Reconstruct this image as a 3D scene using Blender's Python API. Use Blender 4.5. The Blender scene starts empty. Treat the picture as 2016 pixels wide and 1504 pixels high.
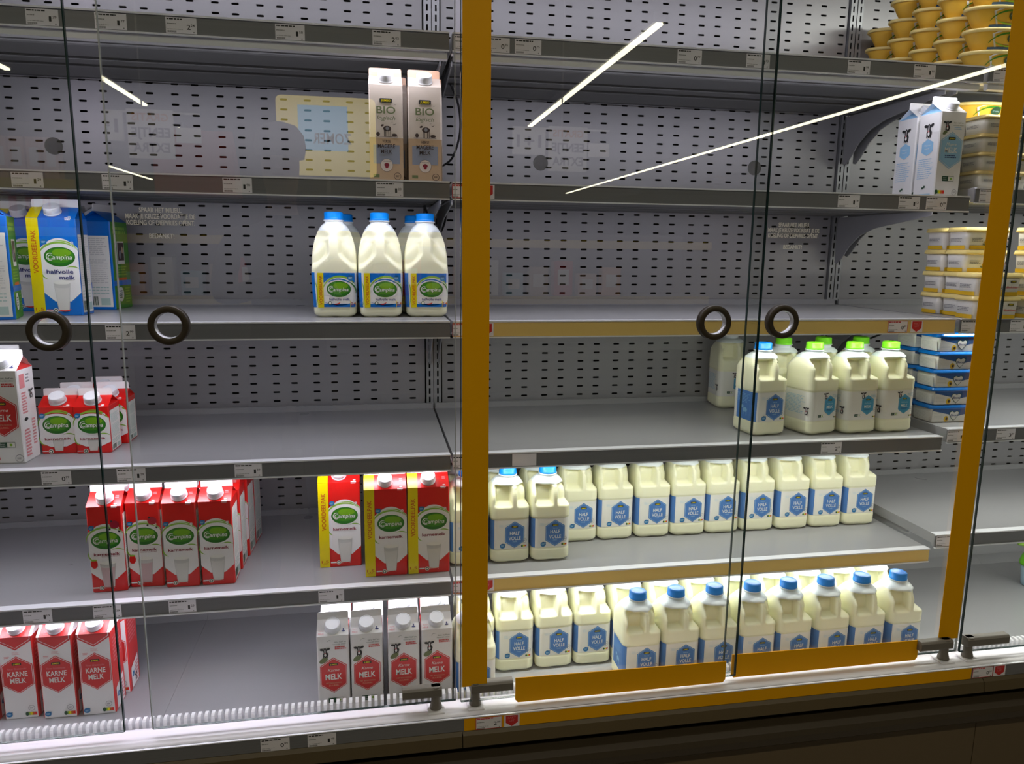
import bpy, bmesh, math, random
from mathutils import Vector, Matrix
from mathutils.geometry import tessellate_polygon
random.seed(7)
S = bpy.context.scene
C = S.collection
PI = math.pi
R = math.radians

# ------------------------------------------------------------------ camera
cam_d = bpy.data.cameras.new('camera')
cam = bpy.data.objects.new('camera', cam_d)
C.objects.link(cam)
cam_d.sensor_width = 36.0
cam_d.lens = 36.0 * 1468.92 / 2016.0
cam_d.clip_start = 0.02
yaw, pitch, roll = 0.1814, -0.1739, 0.0119
f = Vector((math.sin(yaw) * math.cos(pitch), math.cos(yaw) * math.cos(pitch), math.sin(pitch)))
r = Vector((math.cos(yaw), -math.sin(yaw), 0))
u = r.cross(f)
r2 = r * math.cos(roll) + u * math.sin(roll)
u2 = -r * math.sin(roll) + u * math.cos(roll)
m = Matrix((r2, u2, -f)).transposed().to_4x4()
m.translation = Vector((-0.1609, -1.6227, 1.5))
cam.matrix_world = m
S.camera = cam

# ------------------------------------------------------------------ world, exposure
w = bpy.data.worlds.new('store_air')
S.world = w
w.use_nodes = True
w.node_tree.nodes['Background'].inputs[0].default_value = (1.0, 0.86, 0.68, 1)
w.node_tree.nodes['Background'].inputs[1].default_value = 0.10
S.view_settings.view_transform = 'Standard'
S.view_settings.look = 'None'
S.view_settings.exposure = 0.0
S.view_settings.gamma = 1.0
S.view_settings.use_curve_mapping = False

LED_POWER = 2.0          # watts of one under-shelf strip
LED_LEFT = (0.90, 0.87, 1.0)
LED_RIGHT = (1.0, 1.0, 0.93)
ADDED_LAMP_STRENGTH = 17.0     # unseen lamp added above the aisle to light the fridge front

# ------------------------------------------------------------------ materials
def lin(h):
    h = h.lstrip('#')
    o = []
    for i in (0, 2, 4):
        c = int(h[i:i + 2], 16) / 255
        o.append(c / 12.92 if c <= 0.04045 else ((c + 0.055) / 1.055) ** 2.4)
    return (*o, 1.0)

MATS = {}
def mat(name, col, rough=0.5, metal=0.0, spec=0.5, noise=None, emit=None, alpha=None, sss=None, coat=0.0):
    if name in MATS:
        return MATS[name]
    mt = bpy.data.materials.new(name)
    mt.use_nodes = True
    nt = mt.node_tree
    b = nt.nodes['Principled BSDF']
    c = lin(col) if isinstance(col, str) else (*col, 1.0)
    b.inputs['Base Color'].default_value = c
    b.inputs['Roughness'].default_value = rough
    b.inputs['Metallic'].default_value = metal
    b.inputs['Specular IOR Level'].default_value = spec
    if coat:
        b.inputs['Coat Weight'].default_value = coat
        b.inputs['Coat Roughness'].default_value = 0.1
    if noise:                      # (scale vector, colour amount, roughness amount)
        tc = nt.nodes.new('ShaderNodeTexCoord')
        mp = nt.nodes.new('ShaderNodeMapping')
        mp.inputs['Scale'].default_value = noise[0]
        nz = nt.nodes.new('ShaderNodeTexNoise')
        nz.inputs['Scale'].default_value = 1.0
        nz.inputs['Detail'].default_value = 4.0
        nt.links.new(tc.outputs['Object'], mp.inputs[0])
        nt.links.new(mp.outputs[0], nz.inputs['Vector'])
        mx = nt.nodes.new('ShaderNodeMix')
        mx.data_type = 'RGBA'
        k = noise[1]
        mx.inputs[6].default_value = (c[0] * (1 - k), c[1] * (1 - k), c[2] * (1 - k), 1)
        mx.inputs[7].default_value = (min(1, c[0] * (1 + k)), min(1, c[1] * (1 + k)), min(1, c[2] * (1 + k)), 1)
        nt.links.new(nz.outputs['Fac'], mx.inputs[0])
        nt.links.new(mx.outputs[2], b.inputs['Base Color'])
        mr = nt.nodes.new('ShaderNodeMapRange')
        mr.inputs['To Min'].default_value = max(0, rough - noise[2])
        mr.inputs['To Max'].default_value = min(1, rough + noise[2])
        nt.links.new(nz.outputs['Fac'], mr.inputs['Value'])
        nt.links.new(mr.outputs[0], b.inputs['Roughness'])
    if emit:
        b.inputs['Emission Color'].default_value = (*emit[0], 1)
        b.inputs['Emission Strength'].default_value = emit[1]
    if alpha is not None:
        b.inputs['Alpha'].default_value = alpha
    if sss:
        b.inputs['Subsurface Weight'].default_value = sss[0]
        b.inputs['Subsurface Radius'].default_value = sss[1]
        b.inputs['Subsurface Scale'].default_value = 0.02
    MATS[name] = mt
    return mt

mat('shelf_metal', (0.33, 0.33, 0.345), 0.30, 0.0, 0.5, ((3, 3, 3), 0.05, 0.08))
mat('shelf_edge', (0.78, 0.79, 0.82), 0.35)
mat('panel_metal', (0.37, 0.365, 0.38), 0.38, 0.35, 0.5, ((2, 2, 2), 0.04, 0.05))
mat('upright_metal', (0.42, 0.43, 0.45), 0.35, 0.4)
mat('under_metal_shade', (0.20, 0.20, 0.20), 0.45, 0.2)  # darker than the shelf metal: underside shade put into the colour
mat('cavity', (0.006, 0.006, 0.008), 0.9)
mat('strip_grey', (0.19, 0.19, 0.205), 0.35, 0.0, 0.5, ((1, 1, 900), 0.15, 0.02))
mat('strip_yellow', (0.88, 0.62, 0.20), 0.4)
mat('clear_lip', (0.90, 0.91, 0.97), 0.2)
mat('vinyl_yellow', (0.90, 0.42, 0.0), 0.5, 0, 0.15)
mat('rail_white', (0.84, 0.82, 0.86), 0.3)
mat('grille_white', (0.80, 0.80, 0.82), 0.4)
mat('body_beige', (0.12, 0.088, 0.045), 0.45, 0, 0.4)
mat('kick_brown', (0.14, 0.10, 0.055), 0.5)
mat('bumper_dark', (0.06, 0.045, 0.028), 0.35)
mat('ring_brown', (0.055, 0.042, 0.028), 0.45, 0.3)
mat('ring_inner', (0.62, 0.62, 0.66), 0.25, 0.5)
mat('hinge_grey', (0.19, 0.17, 0.145), 0.5, 0.1)
mat('black_cable', (0.012, 0.012, 0.013), 0.5)
mat('black_print', (0.02, 0.02, 0.022), 0.6)
mat('grey_print', (0.28, 0.28, 0.30), 0.6)
mat('paper', (0.88, 0.85, 0.92), 0.6)
mat('white_card', (0.84, 0.83, 0.83), 0.35, 0, 0.4)
mat('white_plastic', (0.84, 0.86, 0.90), 0.35)
mat('milk', (0.90, 0.89, 0.65), 0.35, 0, 0.4, None, None, None, (0.12, (1.0, 0.9, 0.5)))
mat('jug_top', (0.80, 0.86, 0.88), 0.3, 0, 0.5, None, None, None, (0.12, (1, 1, 1)))
mat('label_white', (0.84, 0.83, 0.78), 0.4)
mat('cap_blue', (0.0, 0.24, 0.80), 0.35)
mat('cap_green', (0.22, 0.80, 0.02), 0.35)
mat('jumbo_blue', (0.065, 0.20, 0.53), 0.4)
mat('pale_blue', (0.30, 0.55, 0.80), 0.4)
mat('sky_blue', (0.05, 0.33, 0.56), 0.4)
mat('faint_blue', (0.45, 0.65, 0.80), 0.5)
mat('campina_blue', (0.0, 0.16, 0.62), 0.3)
mat('badge_blue', (0.01, 0.17, 0.42), 0.4)
mat('navy_print', (0.02, 0.03, 0.17), 0.5)
mat('red_card', (0.70, 0.012, 0.01), 0.28)
mat('jumbo_red', (0.66, 0.03, 0.03), 0.35)
mat('pink_print', (0.75, 0.25, 0.27), 0.5)
mat('maroon_print', (0.25, 0.01, 0.03), 0.5)
mat('yellow_card', (0.85, 0.70, 0.0), 0.3)
mat('orange_print', (0.62, 0.13, 0.01), 0.5)
mat('green_oval', (0.02, 0.17, 0.015), 0.35)
mat('green_mid', (0.05, 0.26, 0.012), 0.35)
mat('green_light', (0.18, 0.42, 0.012), 0.35)
mat('lime', (0.27, 0.52, 0.05), 0.4)
mat('dark_green', (0.01, 0.07, 0.03), 0.5)
mat('peach_card', (0.80, 0.48, 0.32), 0.4)
mat('beige_card', (0.76, 0.66, 0.58), 0.4)
mat('tan_card', (0.60, 0.42, 0.27), 0.4)
mat('slate_print', (0.30, 0.33, 0.42), 0.45)
mat('olive_print', (0.16, 0.20, 0.08), 0.5)
mat('brown_print', (0.06, 0.035, 0.03), 0.5)
mat('milk_glass', (0.70, 0.69, 0.66), 0.35)
mat('milk_glass_edge', (0.60, 0.60, 0.58), 0.35)
mat('pink_drink', (0.62, 0.44, 0.46), 0.35)
mat('berry', (0.35, 0.01, 0.03), 0.35)
mat('mint_print', (0.45, 0.60, 0.55), 0.5)
mat('tub_yellow', (0.85, 0.52, 0.06), 0.35)
mat('tub_lid_yellow', (0.90, 0.72, 0.28), 0.3)
mat('tub_gold', (0.72, 0.55, 0.22), 0.25, 0.3)
mat('tub_grey', (0.70, 0.67, 0.60), 0.35)
mat('tub_white', (0.80, 0.78, 0.74), 0.35)
mat('tub_band', (0.80, 0.50, 0.02), 0.35)
mat('lid_blue', (0.0, 0.17, 0.62), 0.25)
mat('becel_navy', (0.03, 0.10, 0.30), 0.35)
mat('skin', (0.50, 0.30, 0.21), 0.5)
mat('dark_cloth', (0.03, 0.03, 0.035), 0.8)
mat('denim', (0.03, 0.045, 0.09), 0.8)
mat('store_floor', (0.16, 0.14, 0.12), 0.4, 0, 0.5, ((1, 1, 1), 0.1, 0.05))
mat('store_ceiling', (0.10, 0.095, 0.09), 0.8)
mat('store_wall', (0.10, 0.09, 0.08), 0.8)
mat('gondola_grey', (0.20, 0.19, 0.18), 0.6)
mat('poster_yellow', (0.85, 0.62, 0.08), 0.6)
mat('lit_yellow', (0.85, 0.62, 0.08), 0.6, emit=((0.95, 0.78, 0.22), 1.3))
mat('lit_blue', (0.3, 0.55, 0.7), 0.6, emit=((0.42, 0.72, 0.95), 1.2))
mat('poster_blue', (0.25, 0.55, 0.75), 0.6)
mat('sign_grey', (0.80, 0.78, 0.74), 0.6)
mat('sign_orange', (0.85, 0.35, 0.05), 0.6)
mat('store_red', (0.60, 0.06, 0.05), 0.6)
mat('edge_dark', (0.01, 0.03, 0.028), 0.15)
mat('edge_bright', (0.50, 0.52, 0.52), 0.15)
mat('added_lamp_tube', (0.9, 0.9, 0.8), 0.5, emit=((1.0, 0.93, 0.72), ADDED_LAMP_STRENGTH))
mat('lamp_tube_slim', (0.9, 0.9, 0.8), 0.5, emit=((1.0, 0.95, 0.68), 11.0))
mat('decal_white', (0.92, 0.90, 0.86), 0.7, alpha=0.9)
mat('dot_grey', (0.06, 0.06, 0.06), 0.6, alpha=0.45)

def glass_mat():
    mt = bpy.data.materials.new('door_glass')
    mt.use_nodes = True
    nt = mt.node_tree
    nt.nodes.clear()
    out = nt.nodes.new('ShaderNodeOutputMaterial')
    mix = nt.nodes.new('ShaderNodeMixShader')
    tr = nt.nodes.new('ShaderNodeBsdfTransparent')
    tr.inputs[0].default_value = (0.965, 0.975, 0.965, 1)
    gl = nt.nodes.new('ShaderNodeBsdfGlossy')
    gl.inputs['Roughness'].default_value = 0.0
    gl.inputs['Color'].default_value = (1, 1, 1, 1)
    lw = nt.nodes.new('ShaderNodeLayerWeight')      # facing term, the same from both sides of the pane
    pw = nt.nodes.new('ShaderNodeMath'); pw.operation = 'POWER'; pw.inputs[1].default_value = 5.0
    ml = nt.nodes.new('ShaderNodeMath'); ml.operation = 'MULTIPLY_ADD'; ml.inputs[1].default_value = 0.96; ml.inputs[2].default_value = 0.065
    lw.inputs[0].default_value = 0.5
    nt.links.new(lw.outputs['Facing'], pw.inputs[0])
    nt.links.new(pw.outputs[0], ml.inputs[0])
    nt.links.new(ml.outputs[0], mix.inputs[0])
    nt.links.new(tr.outputs[0], mix.inputs[1])
    nt.links.new(gl.outputs[0], mix.inputs[2])
    nt.links.new(mix.outputs[0], out.inputs[0])
    MATS['door_glass'] = mt
glass_mat()

# ------------------------------------------------------------------ object helpers
def props(o, label=None, cat=None, group=None, kind=None):
    if label: o['label'] = label
    if cat: o['category'] = cat
    if group: o['group'] = group
    if kind: o['kind'] = kind
    return o

def thing(name, label, cat, loc=(0, 0, 0), rz=0.0, group=None):
    o = bpy.data.objects.new(name, None)
    o.empty_display_size = 0.05
    C.objects.link(o)
    o.location = loc
    o.rotation_euler = (0, 0, rz)
    return props(o, label, cat, group)

class MB:
    """collects shapes with materials, builds one mesh object"""
    def __init__(s):
        s.v = []; s.f = []; s.m = []; s.ms = []; s.sm = []
    def mi(s, name):
        if name not in s.ms: s.ms.append(name)
        return s.ms.index(name)
    def add(s, verts, faces, mt, smooth=False):
        o = len(s.v)
        s.v += [tuple(p) for p in verts]
        k = s.mi(mt)
        for fc in faces:
            s.f.append([i + o for i in fc]); s.m.append(k); s.sm.append(smooth)
    def box(s, x0, x1, y0, y1, z0, z1, mt):
        vs = [(x, y, z) for x in (x0, x1) for y in (y0, y1) for z in (z0, z1)]
        s.add(vs, [(0, 1, 3, 2), (4, 6, 7, 5), (0, 4, 5, 1), (2, 3, 7, 6), (0, 2, 6, 4), (1, 5, 7, 3)], mt)
    def prism_x(s, prof, x0, x1, mt, smooth=False):
        """profile (y,z) extruded along x"""
        n = len(prof)
        vs = [(x0, y, z) for y, z in prof] + [(x1, y, z) for y, z in prof]
        s.add(vs, [(i, (i + 1) % n, n + (i + 1) % n, n + i) for i in range(n)], mt, smooth)
        tri = tessellate_polygon([[Vector((0, y, z)) for y, z in prof]])
        s.add(vs[:n], [tuple(t) for t in tri], mt)
        s.add(vs[n:], [tuple(reversed(t)) for t in tri], mt)
    def loft(s, rings, mts, smooth=True, capb=True, capt=True):
        n = len(rings[0])
        o = len(s.v)
        for rg in rings: s.v += [tuple(p) for p in rg]
        for i in range(len(rings) - 1):
            mt = mts(i) if callable(mts) else mts
            for j in range(n):
                a = o + i * n + j; b = o + i * n + (j + 1) % n
                s.f.append([a, b, b + n, a + n])
                if callable(mt):
                    k = s.mi(mt(j))
                else:
                    k = s.mi(mt)
                s.m.append(k); s.sm.append(smooth)
        m0 = (mts(0) if callable(mts) else mts); m1 = (mts(len(rings) - 2) if callable(mts) else mts)
        if callable(m0): m0 = m0(0)
        if callable(m1): m1 = m1(0)
        if capb:
            s.f.append([o + j for j in reversed(range(n))]); s.m.append(s.mi(m0)); s.sm.append(False)
        if capt:
            q = o + (len(rings) - 1) * n
            s.f.append([q + j for j in range(n)]); s.m.append(s.mi(m1)); s.sm.append(False)
    def tube(s, pts, rad, mt, n=8):
        rings = []
        for i, p in enumerate(pts):
            p = Vector(p)
            d = (Vector(pts[min(i + 1, len(pts) - 1)]) - Vector(pts[max(i - 1, 0)])).normalized()
            a = d.orthogonal().normalized() if i == 0 else (pa - d * pa.dot(d)).normalized()
            pa = a
            b = d.cross(a)
            rr = rad[i] if isinstance(rad, (list, tuple)) else rad
            rings.append([p + (a * math.cos(2 * PI * k / n) + b * math.sin(2 * PI * k / n)) * rr for k in range(n)])
        s.loft(rings, mt)
    def lathe(s, prof, mt, n=32, sx=1, sy=1, cx=0, cy=0, M=None):
        rings = []
        for rr, z in prof:
            ring = [Vector((cx + rr * sx * math.cos(2 * PI * k / n), cy + rr * sy * math.sin(2 * PI * k / n), z)) for k in range(n)]
            if M: ring = [M @ p for p in ring]
            rings.append(ring)
        s.loft(rings, mt)
    def build(s, name, parent=None, M=None):
        me = bpy.data.meshes.new(name)
        vs = s.v if M is None else [tuple(M @ Vector(p)) for p in s.v]
        me.from_pydata(vs, [], s.f)
        for k in s.ms: me.materials.append(MATS[k])
        me.polygons.foreach_set('material_index', s.m)
        me.polygons.foreach_set('use_smooth', s.sm)
        me.update()
        o = bpy.data.objects.new(name, me)
        C.objects.link(o)
        if parent: o.parent = parent
        return o

def bev(o, wdt=0.001, seg=2):
    md = o.modifiers.new('soft_edges', 'BEVEL')
    md.width = wdt; md.segments = seg; md.limit_method = 'ANGLE'; md.angle_limit = R(40)
    return o

def copy_tree(o, parent=None):
    c = o.copy(); C.objects.link(c); c.parent = parent
    for ch in o.children: copy_tree(ch, c)
    return c

# ------------------------------------------------------------------ text and flat artwork
TXT = {}
def text_geo(s, bold=0.0, shear=0.0):
    k = (s, bold, shear)
    if k in TXT: return TXT[k]
    cu = bpy.data.curves.new('t', 'FONT')
    cu.body = s; cu.size = 1.0; cu.offset = bold; cu.shear = shear
    cu.resolution_u = 3; cu.fill_mode = 'FRONT'; cu.dimensions = '2D'
    ob = bpy.data.objects.new('t', cu)
    C.objects.link(ob)
    dg = bpy.context.evaluated_depsgraph_get()
    ev = ob.evaluated_get(dg)
    me = ev.to_mesh()
    vs = [(v.co.x, v.co.y) for v in me.vertices]
    fs = [tuple(p.vertices) for p in me.polygons]
    ev.to_mesh_clear()
    bpy.data.objects.remove(ob)
    bpy.data.curves.remove(cu)
    x0 = min(v[0] for v in vs); x1 = max(v[0] for v in vs)
    TXT[k] = (vs, fs, x0, x1)
    return TXT[k]

class Art:
    def __init__(s): s.it = []
    def poly(s, pts, mt, layer=0):
        tri = tessellate_polygon([[Vector((p[0], p[1], 0)) for p in pts]])
        s.it.append((list(pts), [tuple(t) for t in tri], mt, layer)); return s
    def grid(s, u0, v0, u1, v1, mt, layer=0, n=8):
        pts = []; fs = []
        for i in range(n + 1):
            x = u0 + (u1 - u0) * i / n
            pts += [(x, v0), (x, v1)]
            if i: fs.append((2 * i - 2, 2 * i, 2 * i + 1, 2 * i - 1))
        s.it.append((pts, fs, mt, layer)); return s
    def rect(s, u0, v0, u1, v1, mt, layer=0): return s.poly([(u0, v0), (u1, v0), (u1, v1), (u0, v1)], mt, layer)
    def ell(s, cx, cy, rx, ry, mt, layer=0, n=28, rot=0.0, a0=0, a1=2 * PI):
        cr, sr = math.cos(rot), math.sin(rot)
        p = []
        full = abs(a1 - a0 - 2 * PI) < 1e-6
        for i in range(n if full else n + 1):
            a = a0 + (a1 - a0) * i / n
            x, y = rx * math.cos(a), ry * math.sin(a)
            p.append((cx + x * cr - y * sr, cy + x * sr + y * cr))
        return s.poly(p, mt, layer)
    def arc(s, cx, cy, rx, ry, w0, w1, a0, a1, mt, layer=0, n=20):
        """crescent stroke along an ellipse, width w0 (ends) to w1 (middle)"""
        pts = []; fs = []
        for i in range(n + 1):
            t = i / n; a = R(a0 + (a1 - a0) * t)
            wd = w0 + (w1 - w0) * math.sin(PI * t)
            pts += [(cx + (rx - wd / 2) * math.cos(a), cy + (ry - wd / 2) * math.sin(a)),
                    (cx + (rx + wd / 2) * math.cos(a), cy + (ry + wd / 2) * math.sin(a))]
            if i: fs.append((2 * i - 2, 2 * i - 1, 2 * i + 1, 2 * i))
        s.it.append((pts, fs, mt, layer)); return s
    def hexa(s, cx, cy, wd, h, mt, layer=0):
        a = wd / 2; b = h / 2; c = h * 0.27
        return s.poly([(cx, cy + b), (cx - a, cy + c), (cx - a, cy - c), (cx, cy - b), (cx + a, cy - c), (cx + a, cy + c)], mt, layer)
    def text(s, t, cx, cy, cap, mt, layer=5, width=None, bold=0.0, shear=0.0, rot=0.0):
        vs, fs, x0, x1 = text_geo(t, bold, shear)
        sy = cap / 0.72
        sx = (width / (x1 - x0)) if width else sy * 0.9
        cr, sr = math.cos(rot), math.sin(rot)
        out = []
        for x, y in vs:
            a = (x - (x0 + x1) / 2) * sx; b = (y - 0.36) * sy
            out.append((cx + a * cr - b * sr, cy + a * sr + b * cr))
        s.it.append((out, fs, mt, layer)); return s
    def fine(s, u0, u1, v0, v1, rows, mt, layer=3, fill=0.55, seed=1):
        """illegible small print: rows of short dashes"""
        rd = random.Random(seed)
        h = (v1 - v0) / rows
        for i in range(rows):
            y = v1 - h * (i + 0.5); x = u0
            end = u1 - rd.random() * (u1 - u0) * 0.25
            while x < end:
                l = (u1 - u0) * (0.08 + rd.random() * 0.14)
                s.rect(x, y - h * fill / 2, min(end, x + l), y + h * fill / 2, mt, layer)
                x += l + (u1 - u0) * 0.03
        return s
    def build(s, name, parent, fmap, step=0.00022, base=0.0004):
        b = MB()
        for pts, fs, mt, ly in s.it:
            b.add([fmap(p[0], p[1], base + step * ly) for p in pts], fs, mt)
        return b.build(name, parent)

def cow(a, cx, cy, h, layer=4, body=True):
    k = h / 10.0
    a.ell(cx, cy + 2.0 * k, 1.7 * k, 3.0 * k, 'black_print', layer, 14)
    a.ell(cx, cy + 1.6 * k, 0.55 * k, 2.4 * k, 'white_card', layer + 1, 10)
    a.ell(cx, cy - 0.5 * k, 0.9 * k, 0.6 * k, 'pink_print', layer + 2, 8)
    a.ell(cx - 3.0 * k, cy + 3.4 * k, 2.1 * k, 1.15 * k, 'black_print', layer, 12, R(-10))
    a.ell(cx + 3.0 * k, cy + 3.7 * k, 2.1 * k, 1.15 * k, 'black_print', layer, 12, R(22))
    if body:
        a.ell(cx + 0.6 * k, cy - 2.0 * k, 2.7 * k, 2.9 * k, 'black_print', layer, 14)
        a.ell(cx + 0.2 * k, cy - 2.4 * k, 1.1 * k, 1.5 * k, 'white_card', layer + 1, 8)
        for dx in (-1.5, 0.2, 2.2):
            a.rect(cx + dx * k - 0.42 * k, cy - 5.4 * k, cx + dx * k + 0.42 * k, cy - 3.0 * k, 'black_print', layer)

def store_logo(a, cx, cy, wd, layer=4):
    h = wd * 0.34
    a.poly([(cx - wd / 2, cy - h / 2 + h * .1), (cx - wd * .42, cy - h / 2), (cx + wd * .42, cy - h / 2), (cx + wd / 2, cy - h / 2 + h * .1),
            (cx + wd / 2, cy + h / 2 - h * .1), (cx + wd * .42, cy + h / 2), (cx - wd * .42, cy + h / 2), (cx - wd / 2, cy + h / 2 - h * .1)], 'black_print', layer)
    a.text('JUMBO', cx, cy, h * 0.5, 'yellow_card', layer + 1, wd * 0.74, 0.02)

def swirl_logo(a, cx, cy, rx, ry, layer=3):
    """green oval with a flowing white word, white and lime swooshes"""
    a.ell(cx, cy, rx * 1.12, ry * 1.14, 'white_card', layer)
    a.ell(cx, cy, rx, ry, 'green_oval', layer + 1, 36)
    a.ell(cx, cy + ry * 0.12, rx * 0.90, ry * 0.78, 'green_mid', layer + 2, 32)
    a.ell(cx + rx * 0.15, cy + ry * 0.42, rx * 0.62, ry * 0.40, 'green_light', layer + 3, 28)
    a.text('Campina', cx + rx * 0.02, cy - ry * 0.02, ry * 0.48, 'white_card', layer + 4, rx * 1.56, 0.008, 0.18)
    a.arc(cx - rx * 0.60, cy, rx * 0.24, ry * 0.36, ry * 0.05, ry * 0.09, 60, 300, 'white_card', layer + 4)
    a.text('SINDS 1947', cx + rx * 0.30, cy - ry * 0.36, ry * 0.09, 'lime', layer + 4, rx * 0.5)

def badge(a, cx, cy, rad, layer=4):
    a.ell(cx, cy, rad, rad * 0.92, 'badge_blue', layer, 16)
    a.ell(cx + rad * .75, cy + rad * .6, rad * .35, rad * .2, 'badge_blue', layer, 8, R(30))
    a.fine(cx - rad * .6, cx + rad * .6, cy - rad * .35, cy + rad * .35, 2, 'faint_blue', layer + 1)

def score(a, cx, cy, wd, layer=4):
    n = ['green_mid', 'lime', 'yellow_card', 'orange_print', 'red_card']
    for i, c in enumerate(n):
        a.rect(cx - wd / 2 + wd * i / 5, cy - wd * .16, cx - wd / 2 + wd * (i + 1) / 5, cy + wd * .16, c, layer)
    a.ell(cx - wd * .38, cy, wd * .16, wd * .22, 'dark_green', layer + 1, 10)

def seal(a, cx, cy, rad, layer=4, c='grey_print'):
    a.arc(cx, cy, rad, rad, rad * .14, rad * .14, 0, 360, c, layer, 24)
    a.fine(cx - rad * .6, cx + rad * .6, cy - rad * .3, cy + rad * .3, 2, c, layer + 1)

def life_mark(a, cx, cy, wd, layer=4):
    h = wd * 0.36
    a.rect(cx - wd / 2, cy - h / 2, cx, cy + h / 2, 'dark_green', layer)
    a.rect(cx, cy - h / 2, cx + wd / 2, cy + h / 2, 'dark_green', layer)
    a.rect(cx + wd * .015, cy - h * .44, cx + wd * .485, cy + h * .44, 'label_white', layer + 1)
    a.ell(cx + wd * .25, cy, wd * .09, wd * .09, 'lime', layer + 2, 8)
    a.text('Beter', cx - wd * .26, cy + h * .2, h * .22, 'white_card', layer + 1, wd * .3)
    a.text('Leven', cx - wd * .26, cy - h * .15, h * .22, 'white_card', layer + 1, wd * .3)

def milk_glass(a, cx, v0, wd, h, layer=3, drink='milk_glass'):
    a.poly([(cx - wd * .32, v0), (cx + wd * .32, v0), (cx + wd * .5, v0 + h), (cx - wd * .5, v0 + h)], 'milk_glass_edge', layer)
    a.poly([(cx - wd * .28, v0 + h * .03), (cx + wd * .28, v0 + h * .03), (cx + wd * .44, v0 + h * .86), (cx - wd * .44, v0 + h * .86)], drink, layer + 1)
    a.ell(cx, v0 + h, wd * .5, h * .07, 'label_white', layer + 1, 20)
    a.ell(cx, v0 + h * .86, wd * .44, h * .06, 'milk_glass_edge', layer + 2, 20)

# ------------------------------------------------------------------ gable-top cartons
def carton_parts(root, W, D, H, fb, ft, front, side, roof, fin, back=None, gable=None, cap_r=0.0166, cap=True):
    """H shoulder height, fb/ft bottom and top of the sealed fin. local origin: centre of base"""
    b = MB()
    a, d = W / 2, D / 2
    back = back or front; gable = gable or side
    g = 0.0022
    # bottom chamfered body: octagon rings
    def ring(x, y, z, c=g):
        return [(-x + c, -y, z), (x - c, -y, z), (x, -y + c, z), (x, y - c, z), (x - c, y, z), (-x + c, y, z), (-x, y - c, z), (-x, -y + c, z)]
    bulge = 0.0
    mm = [front, side, side, side, back, side, side, side]
    b.loft([ring(a - .001, d - .001, 0), ring(a, d, 0.002), ring(a + bulge * .6, d + bulge, H * .4), ring(a, d, H)], lambda i: (lambda j: mm[j]), smooth=False, capt=False)
    FL, FR, BL, BR = (-a, -d, H), (a, -d, H), (-a, d, H), (a, d, H)
    L, Rr = (-a + .001, 0, fb), (a - .001, 0, fb)
    IL, IR = (-a + d * .62, 0, fb - .0035), (a - d * .62, 0, fb - .0035)
    b.add([FL, FR, (Rr[0], -.0008, fb), (L[0], -.0008, fb)], [(0, 1, 2, 3)], roof)
    b.add([BL, BR, (Rr[0], .0008, fb), (L[0], .0008, fb)], [(3, 2, 1, 0)], roof)
    for A, B_, I, E in ((FL, BL, IL, L), (FR, BR, IR, Rr)):
        b.add([A, B_, I], [(0, 1, 2)], gable)
        b.add([A, I, E], [(0, 1, 2)], roof)
        b.add([B_, I, E], [(0, 1, 2)], roof)
    b.build('carton_body', root)
    fbm = MB()
    x = a - .001
    n = 5
    prof = [(-x, fb - .001), (x, fb - .001)]
    rr = 0.004
    prof += [(x - rr + rr * math.cos(t * PI / 2 / n), ft - rr + rr * math.sin(t * PI / 2 / n)) for t in range(n + 1)]
    prof += [(-x + rr - rr * math.sin(t * PI / 2 / n), ft - rr + rr * math.cos(t * PI / 2 / n)) for t in range(n + 1)]
    N = len(prof)
    vs = [(p[0], -.0009, p[1]) for p in prof] + [(p[0], .0009, p[1]) for p in prof]
    fbm.add(vs, [tuple(range(N)), tuple(reversed(range(N, 2 * N)))] + [(i, i + N, (i + 1) % N + N, (i + 1) % N) for i in range(N)], fin)
    zs = fb + (ft - fb) * .45
    fbm.box(-x + .002, x - .002, -.0013, .0013, zs - .0006, zs + .0006, fin)
    fbm.build('top_seal', root)
    if cap:
        th = math.atan2(fb - H, d)
        cb = MB()
        M = Matrix.Translation((0, -d * .52, H + (fb - H) * .48)) @ Matrix.Rotation(th * .9, 4, 'X')
        pr = [(cap_r * 1.06, 0), (cap_r * 1.06, .003), (cap_r * .96, .0036), (cap_r, .0042), (cap_r, .0150), (cap_r * .94, .0168), (cap_r * .82, .0172), (cap_r * .80, .0165)]
        rings = []
        for q, (rad, z) in enumerate(pr):
            ring_ = []
            for k in range(48):
                rk = rad * (1 - (0.03 if (k % 2 and 3 <= q <= 4) else 0))
                ring_.append(M @ Vector((rk * math.cos(2 * PI * k / 48), rk * math.sin(2 * PI * k / 48), z)))
            rings.append(ring_)
        cb.loft(rings, 'white_plastic')
        cb.build('screw_cap', root)

def carton_map(W, D, H, fb):
    d = D / 2
    th = math.atan2(fb - H, d)
    def fm(uu, vv, off):
        x = uu
        if vv <= H:
            return (x, -d - off, vv)
        s_ = vv - H
        return (x, -d + s_ * math.cos(th) - off * math.sin(th), H + s_ * math.sin(th) + off * math.cos(th))
    return fm

def side_map(W, sgn):
    def fm(uu, vv, off): return (sgn * (W / 2 + off), sgn * uu, vv)
    return fm

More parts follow.
